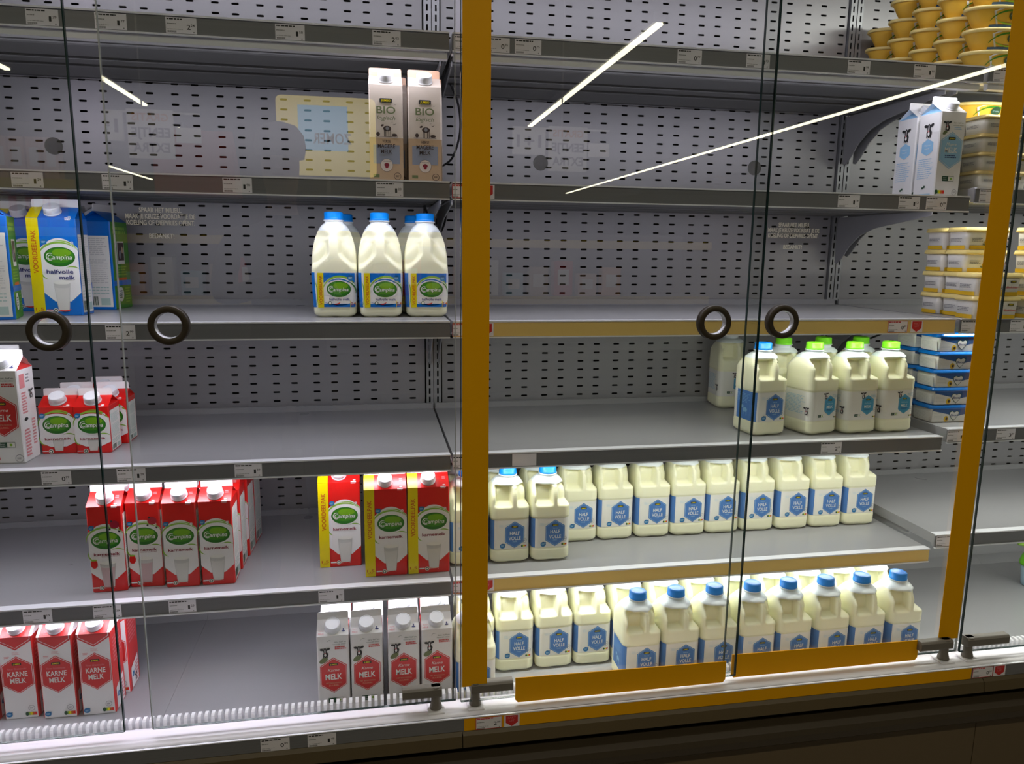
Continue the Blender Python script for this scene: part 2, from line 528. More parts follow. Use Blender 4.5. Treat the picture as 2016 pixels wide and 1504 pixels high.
def campina_carton(name, W, D, H, fb, ft, word, main, txtcol, strip=False, small=False, fruit=False, blue=False):
    t = thing(name, 'x', 'carton')
    side = 'label_white'
    carton_parts(t, W, D, H, fb, ft, main, main, main, 'white_card' if (small or blue) else 'white_card', back='green_mid' if blue else main, gable=main)
    a = Art()
    l = -W / 2; rgt = W / 2
    if strip: l = -W / 2 + W * 0.24
    cx = (l + rgt) / 2; w_ = rgt - l
    # white middle field with an arched top
    top = H * 0.80 if not small else H * 0.86
    low = H * 0.24
    arch = []
    for i in range(13):
        tt = i / 12
        arch.append((rgt - w_ * tt, top - (0.10 * H) * (2 * tt - 1) ** 2 * (1.0)))
    a.poly([(l, low), (cx - w_ * .22, low * .62), (cx + w_ * .22, low * .62), (rgt, low)] + arch, 'white_card', 0)
    oy = H * 0.61; rx = w_ * 0.42; ry = rx * 0.68
    if small: oy = H * 0.62; rx = w_ * .40; ry = rx * .70
    a.arc(cx, oy, rx * 1.32, ry * 1.45, .0004, ry * .20, 35, 185, 'lime', 1)
    a.arc(cx + w_ * .02, oy + ry * .25, rx * 1.20, ry * 1.38, .0003, ry * .12, 10, 110, 'lime', 1)
    a.arc(cx + w_ * .30, oy - ry * 1.45, rx * .55, ry * .45, .0002, ry * .13, 30, 130, 'lime', 1)
    a.arc(l + w_ * .18, oy - ry * 1.5, rx * .5, ry * .8, .0002, ry * .13, 160, 260, 'lime', 1)
    swirl_logo(a, cx, oy, rx, ry, 2)
    for k in range(6):
        a.ell(rgt - w_ * .14 + .0022 * math.cos(k), top - .002 - .008 * (not small) + .0022 * math.sin(k), .0014, .0009, 'white_plastic', 4, 8, k)
    badge(a, l + w_ * .11, top - H * .04, w_ * .085, 6)
    ty = oy - ry * 1.55
    if word == 'halfvolle':
        a.text('halfvolle', cx - w_ * .02, ty + .001, H * .044, txtcol, 6, w_ * .72, .015)
        a.text('melk', cx + w_ * .16, ty - H * .056, H * .044, txtcol, 6, w_ * .42, .015)
    else:
        a.text('karnemelk', cx, ty, H * (.035 if not small else .05), txtcol, 6, w_ * .74, .018)
        if fruit: a.text('bosvruchten', cx + w_ * .1, ty - H * .028, H * .014, txtcol, 6, w_ * .5)
    gy = H * .045
    milk_glass(a, cx, gy, w_ * (.46 if not small else .34), H * (.30 if not small else .27), 3, 'pink_drink' if fruit else 'milk_glass')
    if fruit:
        a.ell(rgt - w_ * .22, top - .002, w_ * .14, w_ * .13, 'berry', 7, 14)
        for q in ((-.36, -.012), (-.1, -.018), (-.30, .006)):
            a.ell(rgt + w_ * q[0], top + q[1], .0022, .0022, 'black_print', 8, 8)
        a.ell(l + w_ * .12, H * .34, w_ * .10, w_ * .15, 'red_card', 7, 12)
        a.ell(l + w_ * .12, H * .385, w_ * .09, w_ * .03, 'lime', 8, 8)
    a.ell(cx - w_ * .22, H * .055, w_ * .07, w_ * .07, 'label_white', 8, 14)
    a.ell(cx - w_ * .22, H * .055, w_ * .052, w_ * .052, 'dark_green', 9, 14)
    a.ell(cx - w_ * .22, H * .055, w_ * .03, w_ * .03, 'label_white', 10, 8)
    a.rect(l + w_ * .03, H * .058, cx - w_ * .30, H * .066, 'red_card' if blue else 'white_card', 5)
    a.rect(l + w_ * .03, H * .050, cx - w_ * .30, H * .058, 'white_card', 5)
    a.arc(cx + w_ * .02, H * .09, w_ * .22, H * .04, .0005, .0025, 215, 330, 'red_card', 9)
    # cow and grass mark on the roof
    sl = math.hypot(D / 2, fb - H)
    a.fine(rgt - w_ * .28, rgt - w_ * .08, H - .004 * (not small), H + sl * .05, 2, 'white_card', 3, .6, 5)
    a.ell(rgt - w_ * .17, H + sl * .12, .0035, .0018, 'white_card', 3, 8)
    if not small and not blue: a.fine(rgt - w_ * .22, rgt - w_ * .1, H + sl * .5, H + sl * .7, 2, 'pink_print', 3, .6, 6)
    a.ell(0, H + sl * .47, W * .235, sl * .44, main if not small else 'red_card', 1, 24)
    if strip:
        a.rect(-W / 2, 0.0005, l, H, 'yellow_card', 2)
        a.rect(-W / 2, H + .00001, l, H + sl * .97, 'yellow_card', 2)
        a.text('VOORDEELPAK', (-W / 2 + l) / 2, H * .66, (l + W / 2) * .42, 'orange_print', 4, H * .44, .02, 0, PI / 2)
        a.text('1,5', (-W / 2 + l) / 2 + .0005, H * .07, H * .032, 'orange_print', 4, (l + W / 2) * .72, .01)
        a.text('liter', (-W / 2 + l) / 2, H * .038, H * .012, 'orange_print', 4, (l + W / 2) * .5)
    a.build('printed_front', t, carton_map(W, D, H, fb))
    for sg in (-1, 1):
        sd = Art()
        x = D * .43
        sd.rect(-x, H * .03, x, H * (.84 if blue else .90), 'label_white', 0)
        sd.fine(-x * .85, x * .85, H * .62, H * .82, 9, 'mint_print' if not blue else 'milk_glass_edge', 1, .4, 3)
        sd.fine(-x * .85, x * .85, H * .30, H * .58, 12, 'mint_print' if not blue else 'milk_glass_edge', 1, .35, 4)
        sd.fine(-x * .85, x * .85, H * .17, H * .27, 3, 'mint_print', 1, .4, 8)
        for k in range(9):
            sd.rect(-x * .85 + k * x * .085, H * .05, -x * .85 + k * x * .085 + x * .05, H * .15, 'dark_green', 1)
        sd.rect(x * .1, H * .05, x * .8, H * .13, 'mint_print', 1)
        sd.build('side_print', t, side_map(W, sg))
    if blue:
        bk = Art()
        bk.fine(-W * .38, W * .38, H * .86, H * .95, 2, 'lime', 1, .7, 11)
        bk.rect(-W * .2, H * .52, W * .2, H * .78, 'label_white', 1)
        bk.rect(-W * .17, H * .56, W * .17, H * .765, 'brown_print', 2)
        bk.ell(-W * .05, H * .63, W * .07, H * .05, 'grey_print', 3)
        bk.ell(W * .08, H * .68, W * .05, H * .04, 'tan_card', 3)
        bk.fine(-W * .35, W * .35, H * .38, H * .5, 4, 'lime', 1, .5, 12)
        bk.rect(-W * .25, H * .33, W * .25, H * .36, 'orange_print', 1)
        bk.rect(-W * .5, H * .27, W * .5, H * .33, 'campina_blue', 0)
        bk.ell(-W * .15, H * .17, W * .16, H * .085, 'label_white', 2)
        bk.fine(-W * .25, -W * .06, H * .12, H * .22, 4, 'dark_green', 3, .5, 13)
        bk.fine(W * .12, W * .4, H * .06, H * .25, 6, 'lime', 1, .5, 14)
        d = D / 2
        bk.build('back_print', t, lambda uu, vv, off: (-uu, d + off, vv))
    return t

def store_carton(name, style):
    W = D = 0.070; H, fb, ft = 0.196, 0.220, 0.236
    t = thing(name, 'x', 'carton')
    a = Art()
    sl = math.hypot(D / 2, fb - H)
    if style == 'bio':
        carton_parts(t, W, D, H, fb, ft, 'beige_card', 'beige_card', 'beige_card', 'peach_card', gable='beige_card')
        a.rect(-W / 2, .0005, W / 2, H * .46, 'tan_card', 0)
        a.rect(-W * .39, H * .19, W * .39, H * .385, 'slate_print', 1)
        store_logo(a, 0, H * .84, W * .37)
        a.text('BIO', 0, H * .745, H * .075, 'olive_print', 4, W * .56, .012)
        a.text('logisch', 0, H * .665, H * .045, 'olive_print', 4, W * .55, .002, .25)
        a.ell(.002, H * .555, .0085, .0055, 'brown_print', 4, 12)
        a.ell(.002, H * .556, .0035, .004, 'grey_print', 5, 8)
        a.ell(-.008, H * .585, .0035, .0022, 'brown_print', 4, 8, R(25))
        for dx in (-.004, -.001, .005, .009):
            a.rect(dx - .0006, H * .47, dx + .0006, H * .54, 'brown_print', 4)
        a.rect(-W * .34, H * .468, W * .34, H * .472, 'brown_print', 4)
        a.ell(-.017, H * .495, .004, .0045, 'brown_print', 4, 8); a.ell(.017, H * .49, .006, .003, 'brown_print', 4, 8)
        a.poly([(.013, H * .60), (.017, H * .59), (.022, H * .615), (.017, H * .597)], 'brown_print', 4)
        a.poly([(.010, H * .625), (.012, H * .618), (.015, H * .622), (.012, H * .621)], 'brown_print', 4)
        a.poly([(.018, H * .81), (.019, H * .795), (.023, H * .815), (.0195, H * .80)], 'brown_print', 4)
        a.text('VERSE', 0, H * .425, H * .030, 'brown_print', 4, W * .25, .01)
        a.text('MAGERE', 0, H * .375, H * .042, 'brown_print', 4, W * .52, .02)
        a.text('MELK', 0, H * .318, H * .042, 'brown_print', 4, W * .34, .02)
        a.fine(-W * .22, W * .22, H * .265, H * .292, 2, 'grey_print', 4, .3)
        a.ell(0, H * .175, W * .185, W * .185, 'beige_card', 4, 24)
        a.arc(0, H * .175, W * .185, W * .185, .0004, .0004, 0, 360, 'brown_print', 5, 24)
        a.ell(0, H * .178, W * .075, W * .06, 'maroon_print', 5, 12)
        a.text('VAN DICHTBIJ', 0, H * .215, W * .03, 'brown_print', 5, W * .24)
        a.ell(0, H * .150, W * .05, W * .02, 'berry', 5, 8)
        a.rect(-W * .40, H * .045, -W * .22, H * .078, 'olive_print', 4)
        seal(a, W * .32, H * .062, W * .10, 4, 'brown_print')
        a.text('27-07', -W * .05, H + sl + .008, .004, 'brown_print', 2, W * .26)
    elif style == 'karne_cow':
        carton_parts(t, W, D, H, fb, ft, 'white_card', 'white_card', 'white_card', 'white_card', gable='jumbo_red')
        a.hexa(0, H * .515, W * .84, H * .44, 'jumbo_red', 1)
        a.hexa(0, H * .515, W * .80, H * .42, 'white_card', 2)
        a.hexa(0, H * .515, W * .775, H * .408, 'jumbo_red', 3)
        store_logo(a, 0, H * .650, W * .27)
        a.text('Karne', 0, H * .582, H * .036, 'label_white', 5, W * .36, .0, .3)
        a.text('MELK', 0, H * .500, H * .070, 'label_white', 5, W * .52, .02)
        a.text('MET BIOLOGISCH', 0, H * .422, H * .018, 'tan_card', 5, W * .48)
        a.text('ZUURSEL', 0, H * .392, H * .018, 'peach_card', 5, W * .32)
        a.ell(-W * .30, H * .705, W * .15, H * .030, 'olive_print', 1, 12, R(30))
        cow(a, -W * .25, H * .80, H * .115)
        a.text('kan, half en', W * .22, H * .925, H * .018, 'dark_green', 4, W * .38, 0, .2)
        a.text('natuurlijk lekker', W * .20, H * .897, H * .014, 'dark_green', 4, W * .42, 0, .2)
        a.fine(W * .06, W * .42, H * .83, H * .872, 2, 'jumbo_red', 4, .55, 9)
        a.arc(-W * .1, H * .90, W * .1, H * .05, .0002, .0006, 60, 150, 'dark_green', 4)
        life_mark(a, W * .05, H * .205, W * .46)
        seal(a, W * .36, H * .055, W * .11)
        score(a, -W * .3, H * .055, W * .26)
        a.text('Karne', -W * .36, H + sl * .30, H * .014, 'pink_print', 3, W * .15)
        a.text('MELK', -W * .36, H + sl * .14, H * .022, 'pink_print', 3, W * .18)
        a.ell(W * .33, H + sl * .22, W * .06, W * .025, 'navy_print', 3, 10)
        a.ell(W * .33, H + sl * .32, W * .02, W * .04, 'navy_print', 3, 8)
        a.text('27-07', -W * .03, H + sl + .008, .0045, 'grey_print', 2, W * .42)
    elif style == 'karne_red':
        carton_parts(t, W, D, H, fb, ft, 'white_card', 'jumbo_red', 'jumbo_red', 'white_card', back='white_card', gable='white_card')
        e = W / 2
        a.poly([(-e, H), (-e, H * .955), (0, H * .84), (e, H * .955), (e, H)], 'jumbo_red', 0)
        a.poly([(-e * .9, H), (-e * .9, H * .965), (0, H * .862), (e * .9, H * .965), (e * .9, H)], 'white_card', 1)
        a.poly([(-e * .86, H), (-e * .86, H * .968), (0, H * .868), (e * .86, H * .968), (e * .86, H)], 'jumbo_red', 2)
        for sg in (-1, 1):
            a.rect(min(sg * e, sg * e * .84), H + .0001, max(sg * e, sg * e * .84), H + sl * .95, 'white_card', 1)
        a.hexa(0, H * .54, W * .90, H * .46, 'jumbo_red', 1)
        a.hexa(0, H * .54, W * .86, H * .44, 'white_card', 2)
        a.hexa(0, H * .54, W * .835, H * .428, 'jumbo_red', 3)
        store_logo(a, 0, H * .675, W * .27)
        a.text('Verse Grootouder', 0, H * .62, H * .026, 'pink_print', 5, W * .56, 0, .2)
        a.text('KARNE', 0, H * .555, H * .062, 'label_white', 5, W * .58, .02)
        a.text('MELK', 0, H * .475, H * .062, 'label_white', 5, W * .46, .02)
        a.fine(-W * .34, -W * .18, H * .745, H * .775, 2, 'pink_print', 2, .5, 3)
        a.fine(-W * .1, W * .12, H * .785, H * .825, 3, 'pink_print', 2, .3, 4)
        badge(a, -W * .36, H * .06, W * .095)
        score(a, W * .28, H * .055, W * .32)
        seal(a, W * .30, H * .125, W * .09)
        a.fine(-W * .3, -W * .15, H + sl * .1, H + sl * .3, 3, 'pink_print', 3, .4, 6)
    elif style == 'magere':
        carton_parts(t, W, D, H, fb, ft, 'white_card', 'white_card', 'white_card', 'white_card', gable='pale_blue')
        a.hexa(0, H * .55, W * .86, H * .44, 'pale_blue', 1)
        a.hexa(0, H * .55, W * .81, H * .415, 'white_card', 2)
        a.hexa(0, H * .55, W * .79, H * .405, 'pale_blue', 3)
        store_logo(a, 0, H * .69, W * .28)
        a.text('Magere', 0, H * .625, H * .036, 'label_white', 5, W * .42, .0, .3)
        a.text('MELK', 0, H * .555, H * .062, 'white_card', 5, W * .50, .02)
        a.fine(-W * .22, W * .24, H * .455, H * .50, 2, 'navy_print', 5, .5, 9)
        a.ell(-W * .3, H * .755, W * .1, H * .02, 'olive_print', 1, 12, R(30))
        cow(a, -W * .24, H * .835, H * .115)
        a.text('kan, half en', W * .20, H * .875, H * .016, 'olive_print', 4, W * .38, 0, .2)
        a.text('natuurlijk lekker', W * .20, H * .845, H * .012, 'olive_print', 4, W * .42, 0, .2)
        a.fine(W * .05, W * .34, H * .79, H * .83, 2, 'pale_blue', 4, .4, 9)
        life_mark(a, W * .0, H * .215, W * .46)
        score(a, -W * .28, H * .055, W * .36)
        seal(a, W * .30, H * .055, W * .09)
        a.text('27-07', -W * .05, H + sl + .008, .004, 'grey_print', 2, W * .36)
    a.build('printed_front', t, carton_map(W, D, H, fb))
    for sg in (-1, 1):
        sd = Art()
        if style == 'magere':
            sd.hexa(0, H * .60, W * .52, H * .20, 'pale_blue', 1)
            sd.text('Magere', 0, H * .625, H * .018, 'white_card', 3, W * .3, 0, .3)
            sd.text('melk', 0, H * .585, H * .018, 'white_card', 3, W * .25, 0, .3)
            cow(sd, 0, H * .80, H * .16)
            sd.fine(-W * .36, W * .36, H * .22, H * .47, 10, 'pale_blue', 1, .3, 5)
            sd.rect(-W * .34, H * .01, W * .34, H * .04, 'faint_blue', 1)
            sd.ell(-W * .04, H * .11, .003, .003, 'dark_green', 2, 8); sd.ell(W * .04, H * .125, .003, .003, 'dark_green', 2, 8)
        elif style == 'karne_cow':
            sd.rect(-W * .4, H * .80, -W * .1, H * .95, 'pink_print', 1)
            sd.fine(-W * .02, W * .2, H * .84, H * .95, 3, 'grey_print', 1, .5, 4)
            sd.fine(-W * .36, -W * .04, H * .52, H * .76, 8, 'pink_print', 1, .6, 5)
            cow(sd, W * .2, H * .72, H * .1)
            sd.ell(-W * .2, H * .46, W * .12, H * .02, 'black_print', 1, 10)
            sd.fine(-W * .36, 0, H * .05, H * .36, 9, 'pink_print', 1, .6, 6)
            sd.fine(W * .12, W * .34, H * .15, H * .45, 9, 'pink_print', 1, .6, 7)
        elif style == 'karne_red':
            sd.fine(-W * .38, W * .38, H * .60, H * .92, 7, 'pink_print', 1, .4, 5)
            sd.poly([(-W * .35, H * .02), (W * .35, H * .02), (W * .35, H * .36), (-W * .35, H * .28)], 'white_card', 1)
            badge(sd, -W * .2, H * .18, W * .10, 3)
            sd.fine(0, W * .33, H * .04, H * .3, 6, 'pink_print', 3, .5, 7)
            cow(sd, W * .05, H * .1, H * .09)
        else:
            sd.rect(-W * .5, .001, W * .5, H * .46, 'tan_card', 0)
            sd.fine(-W * .36, W * .36, H * .08, H * .40, 9, 'brown_print', 1, .25, 5)
            sd.fine(-W * .30, W * .30, H * .52, H * .86, 8, 'tan_card', 1, .3, 6)
        sd.build('side_print', t, side_map(W, sg))
    return t

# ------------------------------------------------------------------ milk jugs
def sm(x, a, b):
    if a == b: return 1.0 if x > a else 0.0
    t = max(0, min(1, (x - a) / (b - a)))
    return t * t * (3 - 2 * t)

def rr_ring(a, b, rad, ox=0, oy=0, nf=26, ns=10, nc=6):
    rad = min(rad, a * .995, b * .995)
    P = []
    for i in range(nf): P.append((-a + rad + (2 * (a - rad)) * i / nf, -b))
    for i in range(nc): t = -PI / 2 + PI / 2 * i / nc; P.append((a - rad + rad * math.cos(t), -b + rad + rad * math.sin(t)))
    for i in range(ns): P.append((a, -b + rad + 2 * (b - rad) * i / ns))
    for i in range(nc): t = PI / 2 * i / nc; P.append((a - rad + rad * math.cos(t), b - rad + rad * math.sin(t)))
    for i in range(nf // 2): P.append((a - rad - 2 * (a - rad) * i / (nf // 2), b))
    for i in range(nc): t = PI / 2 + PI / 2 * i / nc; P.append((-a + rad + rad * math.cos(t), b - rad + rad * math.sin(t)))
    for i in range(ns): P.append((-a, b - rad - 2 * (b - rad) * i / ns))
    for i in range(nc): t = PI + PI / 2 * i / nc; P.append((-a + rad + rad * math.cos(t), -b + rad + rad * math.sin(t)))
    return [(x + ox, y + oy) for x, y in P]

def jug(name, kind):
    t = thing(name, 'x', 'milk jug')
    store = kind != 'voordeel'
    A, B = (0.048, 0.050) if store else (0.0495, 0.052)
    neck = 0.0205
    if store:
        z_lab0, z_lab1, z_sh, z_dome, z_neck, z_cap = 0.036, 0.112, 0.141, 0.158, 0.206, 0.212
        fill = 0.192
    else:
        z_lab0, z_lab1, z_sh, z_dome, z_neck, z_cap = 0.022, 0.101, 0.112, 0.120, 0.209, 0.215
        fill = 0.191
    def prof(z):
        a, b, rad, ox = A, B, 0.016, 0.0
        e = sm(z, -0.004, 0.010)
        a -= (1 - e) * .012; b -= (1 - e) * .012
        if store:
            lab = sm(z, z_lab0 - .003, z_lab0) * (1 - sm(z, z_lab1, z_lab1 + .003))
            a -= lab * .0010; b -= lab * .0010
            st = sm(z, .139, .150)
            a -= st * .0035; ox -= st * .0030
            q = max(0, (z - z_dome) / (z_neck - z_dome))
        else:
            # gentle taper towards the foot
            a -= .003 * (1 - sm(z, 0, .09))
            q = max(0, (z - z_dome) / (z_neck - z_dome))
        q = min(q, 1)
        k = (1 - q ** (2.3 if store else 1.9)) ** (0.5 if store else .62)
        if z > z_dome:
            a = neck + (a - neck) * k; b = neck + (b - neck) * k
            ox *= k
            rad = rad + (min(a, b) - rad) * sm(q, .15, .95)
        if z >= z_neck: a = b = neck; rad = neck; ox = 0
        return a, b, rad, ox
    def dent(x, y, z, b):
        if y > -b * .15: return 0
        wf = sm(-y / b, .15, .7)
        if store:
            zz = sm(z, .142, .151) * (1 - sm(z, .186, .196))
            mL = sm(x, -.039, -.032) * (1 - sm(x, .000, .0055))
            mR = sm(x, .0145, .020) * (1 - sm(x, .046, .056))
            return .026 * wf * zz * max(mL, mR)
        zz = sm(z, .104, .122) * (1 - sm(z, .178, .200))
        hw = .009 + .036 * (1 - sm(z, .098, .146))
        mm_ = sm(abs(x), hw, hw + .008) * (1 - .25 * sm(abs(x), .038, .052))
        return .019 * wf * zz * mm_
    zs = [0, .0015, .004, .008, .013, .02, .028] + [z_lab0 - .003, z_lab0 - .0015, z_lab0]
    z = z_lab0
    while z < z_lab1 - .008: z += .008; zs.append(z)
    zs += [z_lab1, z_lab1 + .0015, z_lab1 + .003]
    z = z_lab1 + .003
    while z < z_neck - .003: z += .0026; zs.append(z)
    zs += [z_neck, z_neck + .002, z_cap + .006]
    zs = sorted(set(round(q, 5) for q in zs))
    rings = []
    for z in zs:
        a, b, rad, ox = prof(z)
        rg = []
        for x, y in rr_ring(a, b, rad, ox):
            foot = 0.0016 * math.exp(-(x / .012) ** 2) * (1 if z < .002 else 0)
            rg.append((x, y + dent(x, y, z, b), z + foot))
        rings.append(rg)
    b_ = MB()
    b_.loft(rings, lambda i: 'jug_top' if zs[i] > fill else 'milk')
    b_.build('jug_body', t)
    # neck collar + cap
    c = MB()
    c.lathe([(neck + .0025, z_cap - .001), (neck + .0025, z_cap + .001), (neck - .001, z_cap + .0015)], 'jug_top', 32)
    c.build('neck_collar', t)
    c = MB()
    capc = {'half': 'cap_blue', 'vol': 'cap_green', 'voordeel': 'cap_blue'}[kind]
    pr = [(neck + .001, z_cap + .001), (neck + .001, z_cap + .006), (neck + .0005, z_cap + .0065), (neck + .0005, z_cap + .017), (neck - .0015, z_cap + .019), (neck - .006, z_cap + .0195), (neck - .0068, z_cap + .0188)]
    rings = []
    for q, (rad, z) in enumerate(pr):
        rings.append([((rad * (1 - (.025 if (k % 2 and 2 <= q <= 3) else 0))) * math.cos(2 * PI * k / 64), (rad * (1 - (.025 if (k % 2 and 2 <= q <= 3) else 0))) * math.sin(2 * PI * k / 64), z) for k in range(64)])
    c.loft(rings, capc)
    c.build('screw_cap', t)
    # label band
    lb = MB()
    off = .0006
    lr = []
    lz = [z_lab0 + .001, z_lab0 + .02, (z_lab0 + z_lab1) / 2, z_lab1 - .02, z_lab1 - .001]
    for z in lz:
        a, b, rad, ox = prof(z)
        lr.append([(x, y, z) for x, y in rr_ring(a + off, b + off, rad, ox)])
    pts0 = lr[2]
    n = len(pts0)
    def bandmat(j):
        x, y, _ = pts0[j]; x2, y2, _ = pts0[(j + 1) % n]
        mx, my = (x + x2) / 2, (y + y2) / 2
        if kind == 'half':
            return 'jumbo_blue' if (mx < -A * .80 and my < .03) else 'label_white'
        if kind == 'voordeel':
            if mx < -A * .86: return 'campina_blue'
            return 'label_white'
        return 'label_white'
    lb.loft(lr, lambda i: bandmat, True, False, False)
    lab = lb.build('wrap_label', t)
    def fm(uu, vv, o2):
        a, b, rad, ox = prof(vv)
        a += off; b += off
        xx = max(-a + .0002, min(a - .0002, uu))
        e = max(0, abs(xx) - (a - rad))
        yy = -(b - rad + math.sqrt(max(0, rad * rad - e * e)))
        return (xx + ox * 0, yy - o2, vv)
    def fl(uu, vv, o2):      # left side, uu along -y .. +y
        a, b, rad, ox = prof(vv)
        return (-a - off - o2, -uu, vv)
    art = Art()
    ar2 = Art()
    mid = (z_lab0 + z_lab1) / 2
    if kind == 'half':
        cx = .010
        art.hexa(cx, mid - .001, .0480, .0680, 'jumbo_blue', 1)
        art.hexa(cx, mid - .001, .0445, .0640, 'faint_blue', 2)
        art.hexa(cx, mid - .001, .0430, .0625, 'jumbo_blue', 3)
        store_logo(art, cx, mid + .0190, .0155)
        art.text('Verse', cx, mid + .0118, .003, 'faint_blue', 5, .012, 0, .2)
        art.text('HALF', cx, mid + .0030, .0092, 'label_white', 5, .0240, .012)
        art.text('VOLLE', cx, mid - .0100, .0092, 'label_white', 5, .0300, .012)
        art.text('melk', cx, mid - .0185, .003, 'faint_blue', 5, .011, 0, .3)
        art.fine(-.028, -.016, mid + .018, mid + .026, 3, 'faint_blue', 1, .3, 2)
        art.text('weide', -.010, mid + .024, .003, 'faint_blue', 1, .011, .01, .3, .35)
        badge(art, -.0195, z_lab0 + .0095, .0068)
        seal(art, .0345, z_lab0 + .021, .0055)
        score(art, .0330, z_lab0 + .0075, .013)
        ar2.fine(-.03, .03, mid + .005, mid + .03, 7, 'pale_blue', 1, .25, 3)
        ar2.ell(.01, mid - .012, .009, .006, 'pale_blue', 1, 12)
        ar2.rect(.002, mid - .026, .004, mid - .012, 'pale_blue', 1)
        ar2.rect(.015, mid - .026, .017, mid - .012, 'pale_blue', 1)
        ar2.ell(-.002, mid - .005, .005, .004, 'pale_blue', 1, 10)
    elif kind == 'vol':
        cx = .015
        art.hexa(cx, mid + .001, .0345, .052, 'sky_blue', 1)
        art.hexa(cx, mid + .001, .0315, .048, 'pale_blue', 2)
        art.hexa(cx, mid + .001, .0303, .0468, 'sky_blue', 3)
        store_logo(art, cx, mid + .0150, .0125)
        art.text('Halfvolle', cx, mid + .0060, .0042, 'faint_blue', 5, .0200, 0, .3)
        art.text('MELK', cx, mid - .0025, .0072, 'label_white', 5, .0200, .02)
        art.fine(cx - .009, cx + .011, mid - .0125, mid - .0085, 2, 'navy_print', 5, .5)
        cow(art, .000, mid + .026, .016)
        art.fine(.022, .040, mid + .020, mid + .030, 3, 'sky_blue', 1, .25, 4)
        life_mark(art, -.012, z_lab0 + .0130, .019)
        seal(art, .038, mid - .012, .0050)
        score(art, .0355, z_lab0 + .0085, .010)
        ar2.fine(-.035, .03, mid - .022, mid + .026, 13, 'faint_blue', 1, .5, 3)
        cow(ar2, .036, mid - .012, .020)
    else:
        z0, z1 = z_lab0 + .0015, z_lab1 - .0015
        l = -.0235
        art.grid(l, z0, .0490, z1, 'white_card', 0, 14)
        art.grid(l, z1 - .021, .0490, z1, 'campina_blue', 1, 14)
        art.arc(.010, mid - .002, .0350, .0305, .003, .006, 5, 175, 'white_card', 2)
        art.arc(.012, mid - .004, .0375, .034, .0002, .0045, 20, 178, 'lime', 3)
        art.arc(.014, mid - .004, .0330, .027, .0002, .003, -10, 60, 'green_mid', 3)
        art.grid(l, z0, .0490, z0 + .0075, 'campina_blue', 2, 14)
        art.arc(.010, z0 + .022, .040, .0175, .0005, .002, 215, 320, 'campina_blue', 2)
        swirl_logo(art, .0095, mid + .002, .0265, .0180, 4)
        badge(art, .0355, z1 - .011, .0070, 9)
        art.text('halfvolle melk', .011, z0 + .0175, .0060, 'navy_print', 9, .0450, .012)
        art.ell(-.010, z0 + .0090, .0042, .0042, 'dark_green', 9, 14)
        art.ell(-.010, z0 + .0090, .0028, .0028, 'label_white', 10, 12)
        art.arc(.002, z0 + .0125, .010, .006, .0006, .0025, 250, 350, 'red_card', 9)
        art.rect(-.0365, z0 - .001, l, z1, 'yellow_card', 6)
        art.text('VOORDEELPAK', -.0300, mid, .0066, 'orange_print', 8, .066, .02, 0, PI / 2)
        art.poly([(.034, z0), (.0475, z0), (.0475, z0 + .014), (.034, z0 + .014)], 'yellow_card', 9)
        art.text('2,4', .0405, z0 + .0080, .0070, 'orange_print', 11, .0110, .01)
        art.arc(-.045, mid - .01, .008, .03, .0005, .003, -60, 70, 'lime', 3)
    art.build('label_print', lab, fm, .00012, .0003)
    if kind != 'voordeel': ar2.build('side_print', lab, fl, .00012, .0003)
    return t

# ------------------------------------------------------------------ tubs
def bowl_tub(name):
    t = thing(name, 'x', 'tub')
    b = MB()
    A, B = .093, .046
    b.lathe([(.62, 0), (.66, .002), (.80, .022), (.93, .042), (.94, .0435)], 'tub_yellow', 48, A, B)
    b.build('tub_body', t)
    l = MB()
    l.lathe([(.97, .0415), (1.0, .0425), (1.0, .047), (.985, .0495), (.90, .0500), (.88, .0490)], 'tub_lid_yellow', 48, A, B)
    l.build('lid', t)
    a = Art()
    a.poly([(-.030, .004), (.030, .004), (.046, .036), (.034, .041), (-.034, .041), (-.046, .036)], 'white_card', 0)
    a.grid(-.046, .0035, .046, .0085, 'becel_navy', 1)
    a.arc(0, .012, .048, .026, .0015, .004, 10, 170, 'green_mid', 1)
    a.arc(0, .028, .040, .018, .0005, .003, 200, 340, 'lime', 2)
    a.ell(.006, .028, .014, .010, 'dark_green', 3, 20)
    a.text('Croma', .006, .028, .0045, 'faint_blue', 4, .018, 0, .2)
    a.text('bakken & braden', .004, .0145, .0030, 'grey_print', 3, .030)
    def fm(uu, vv, off):
        k = .62 + (.94 - .62) * max(0, min(1, vv / .0435)) ** .9 + .012
        x = uu
        yy = -B * k * math.sqrt(max(0, 1 - (x / (A * k)) ** 2))
        return (x, yy - off - .001, vv)
    a.build('label_print', t, fm)
    return t

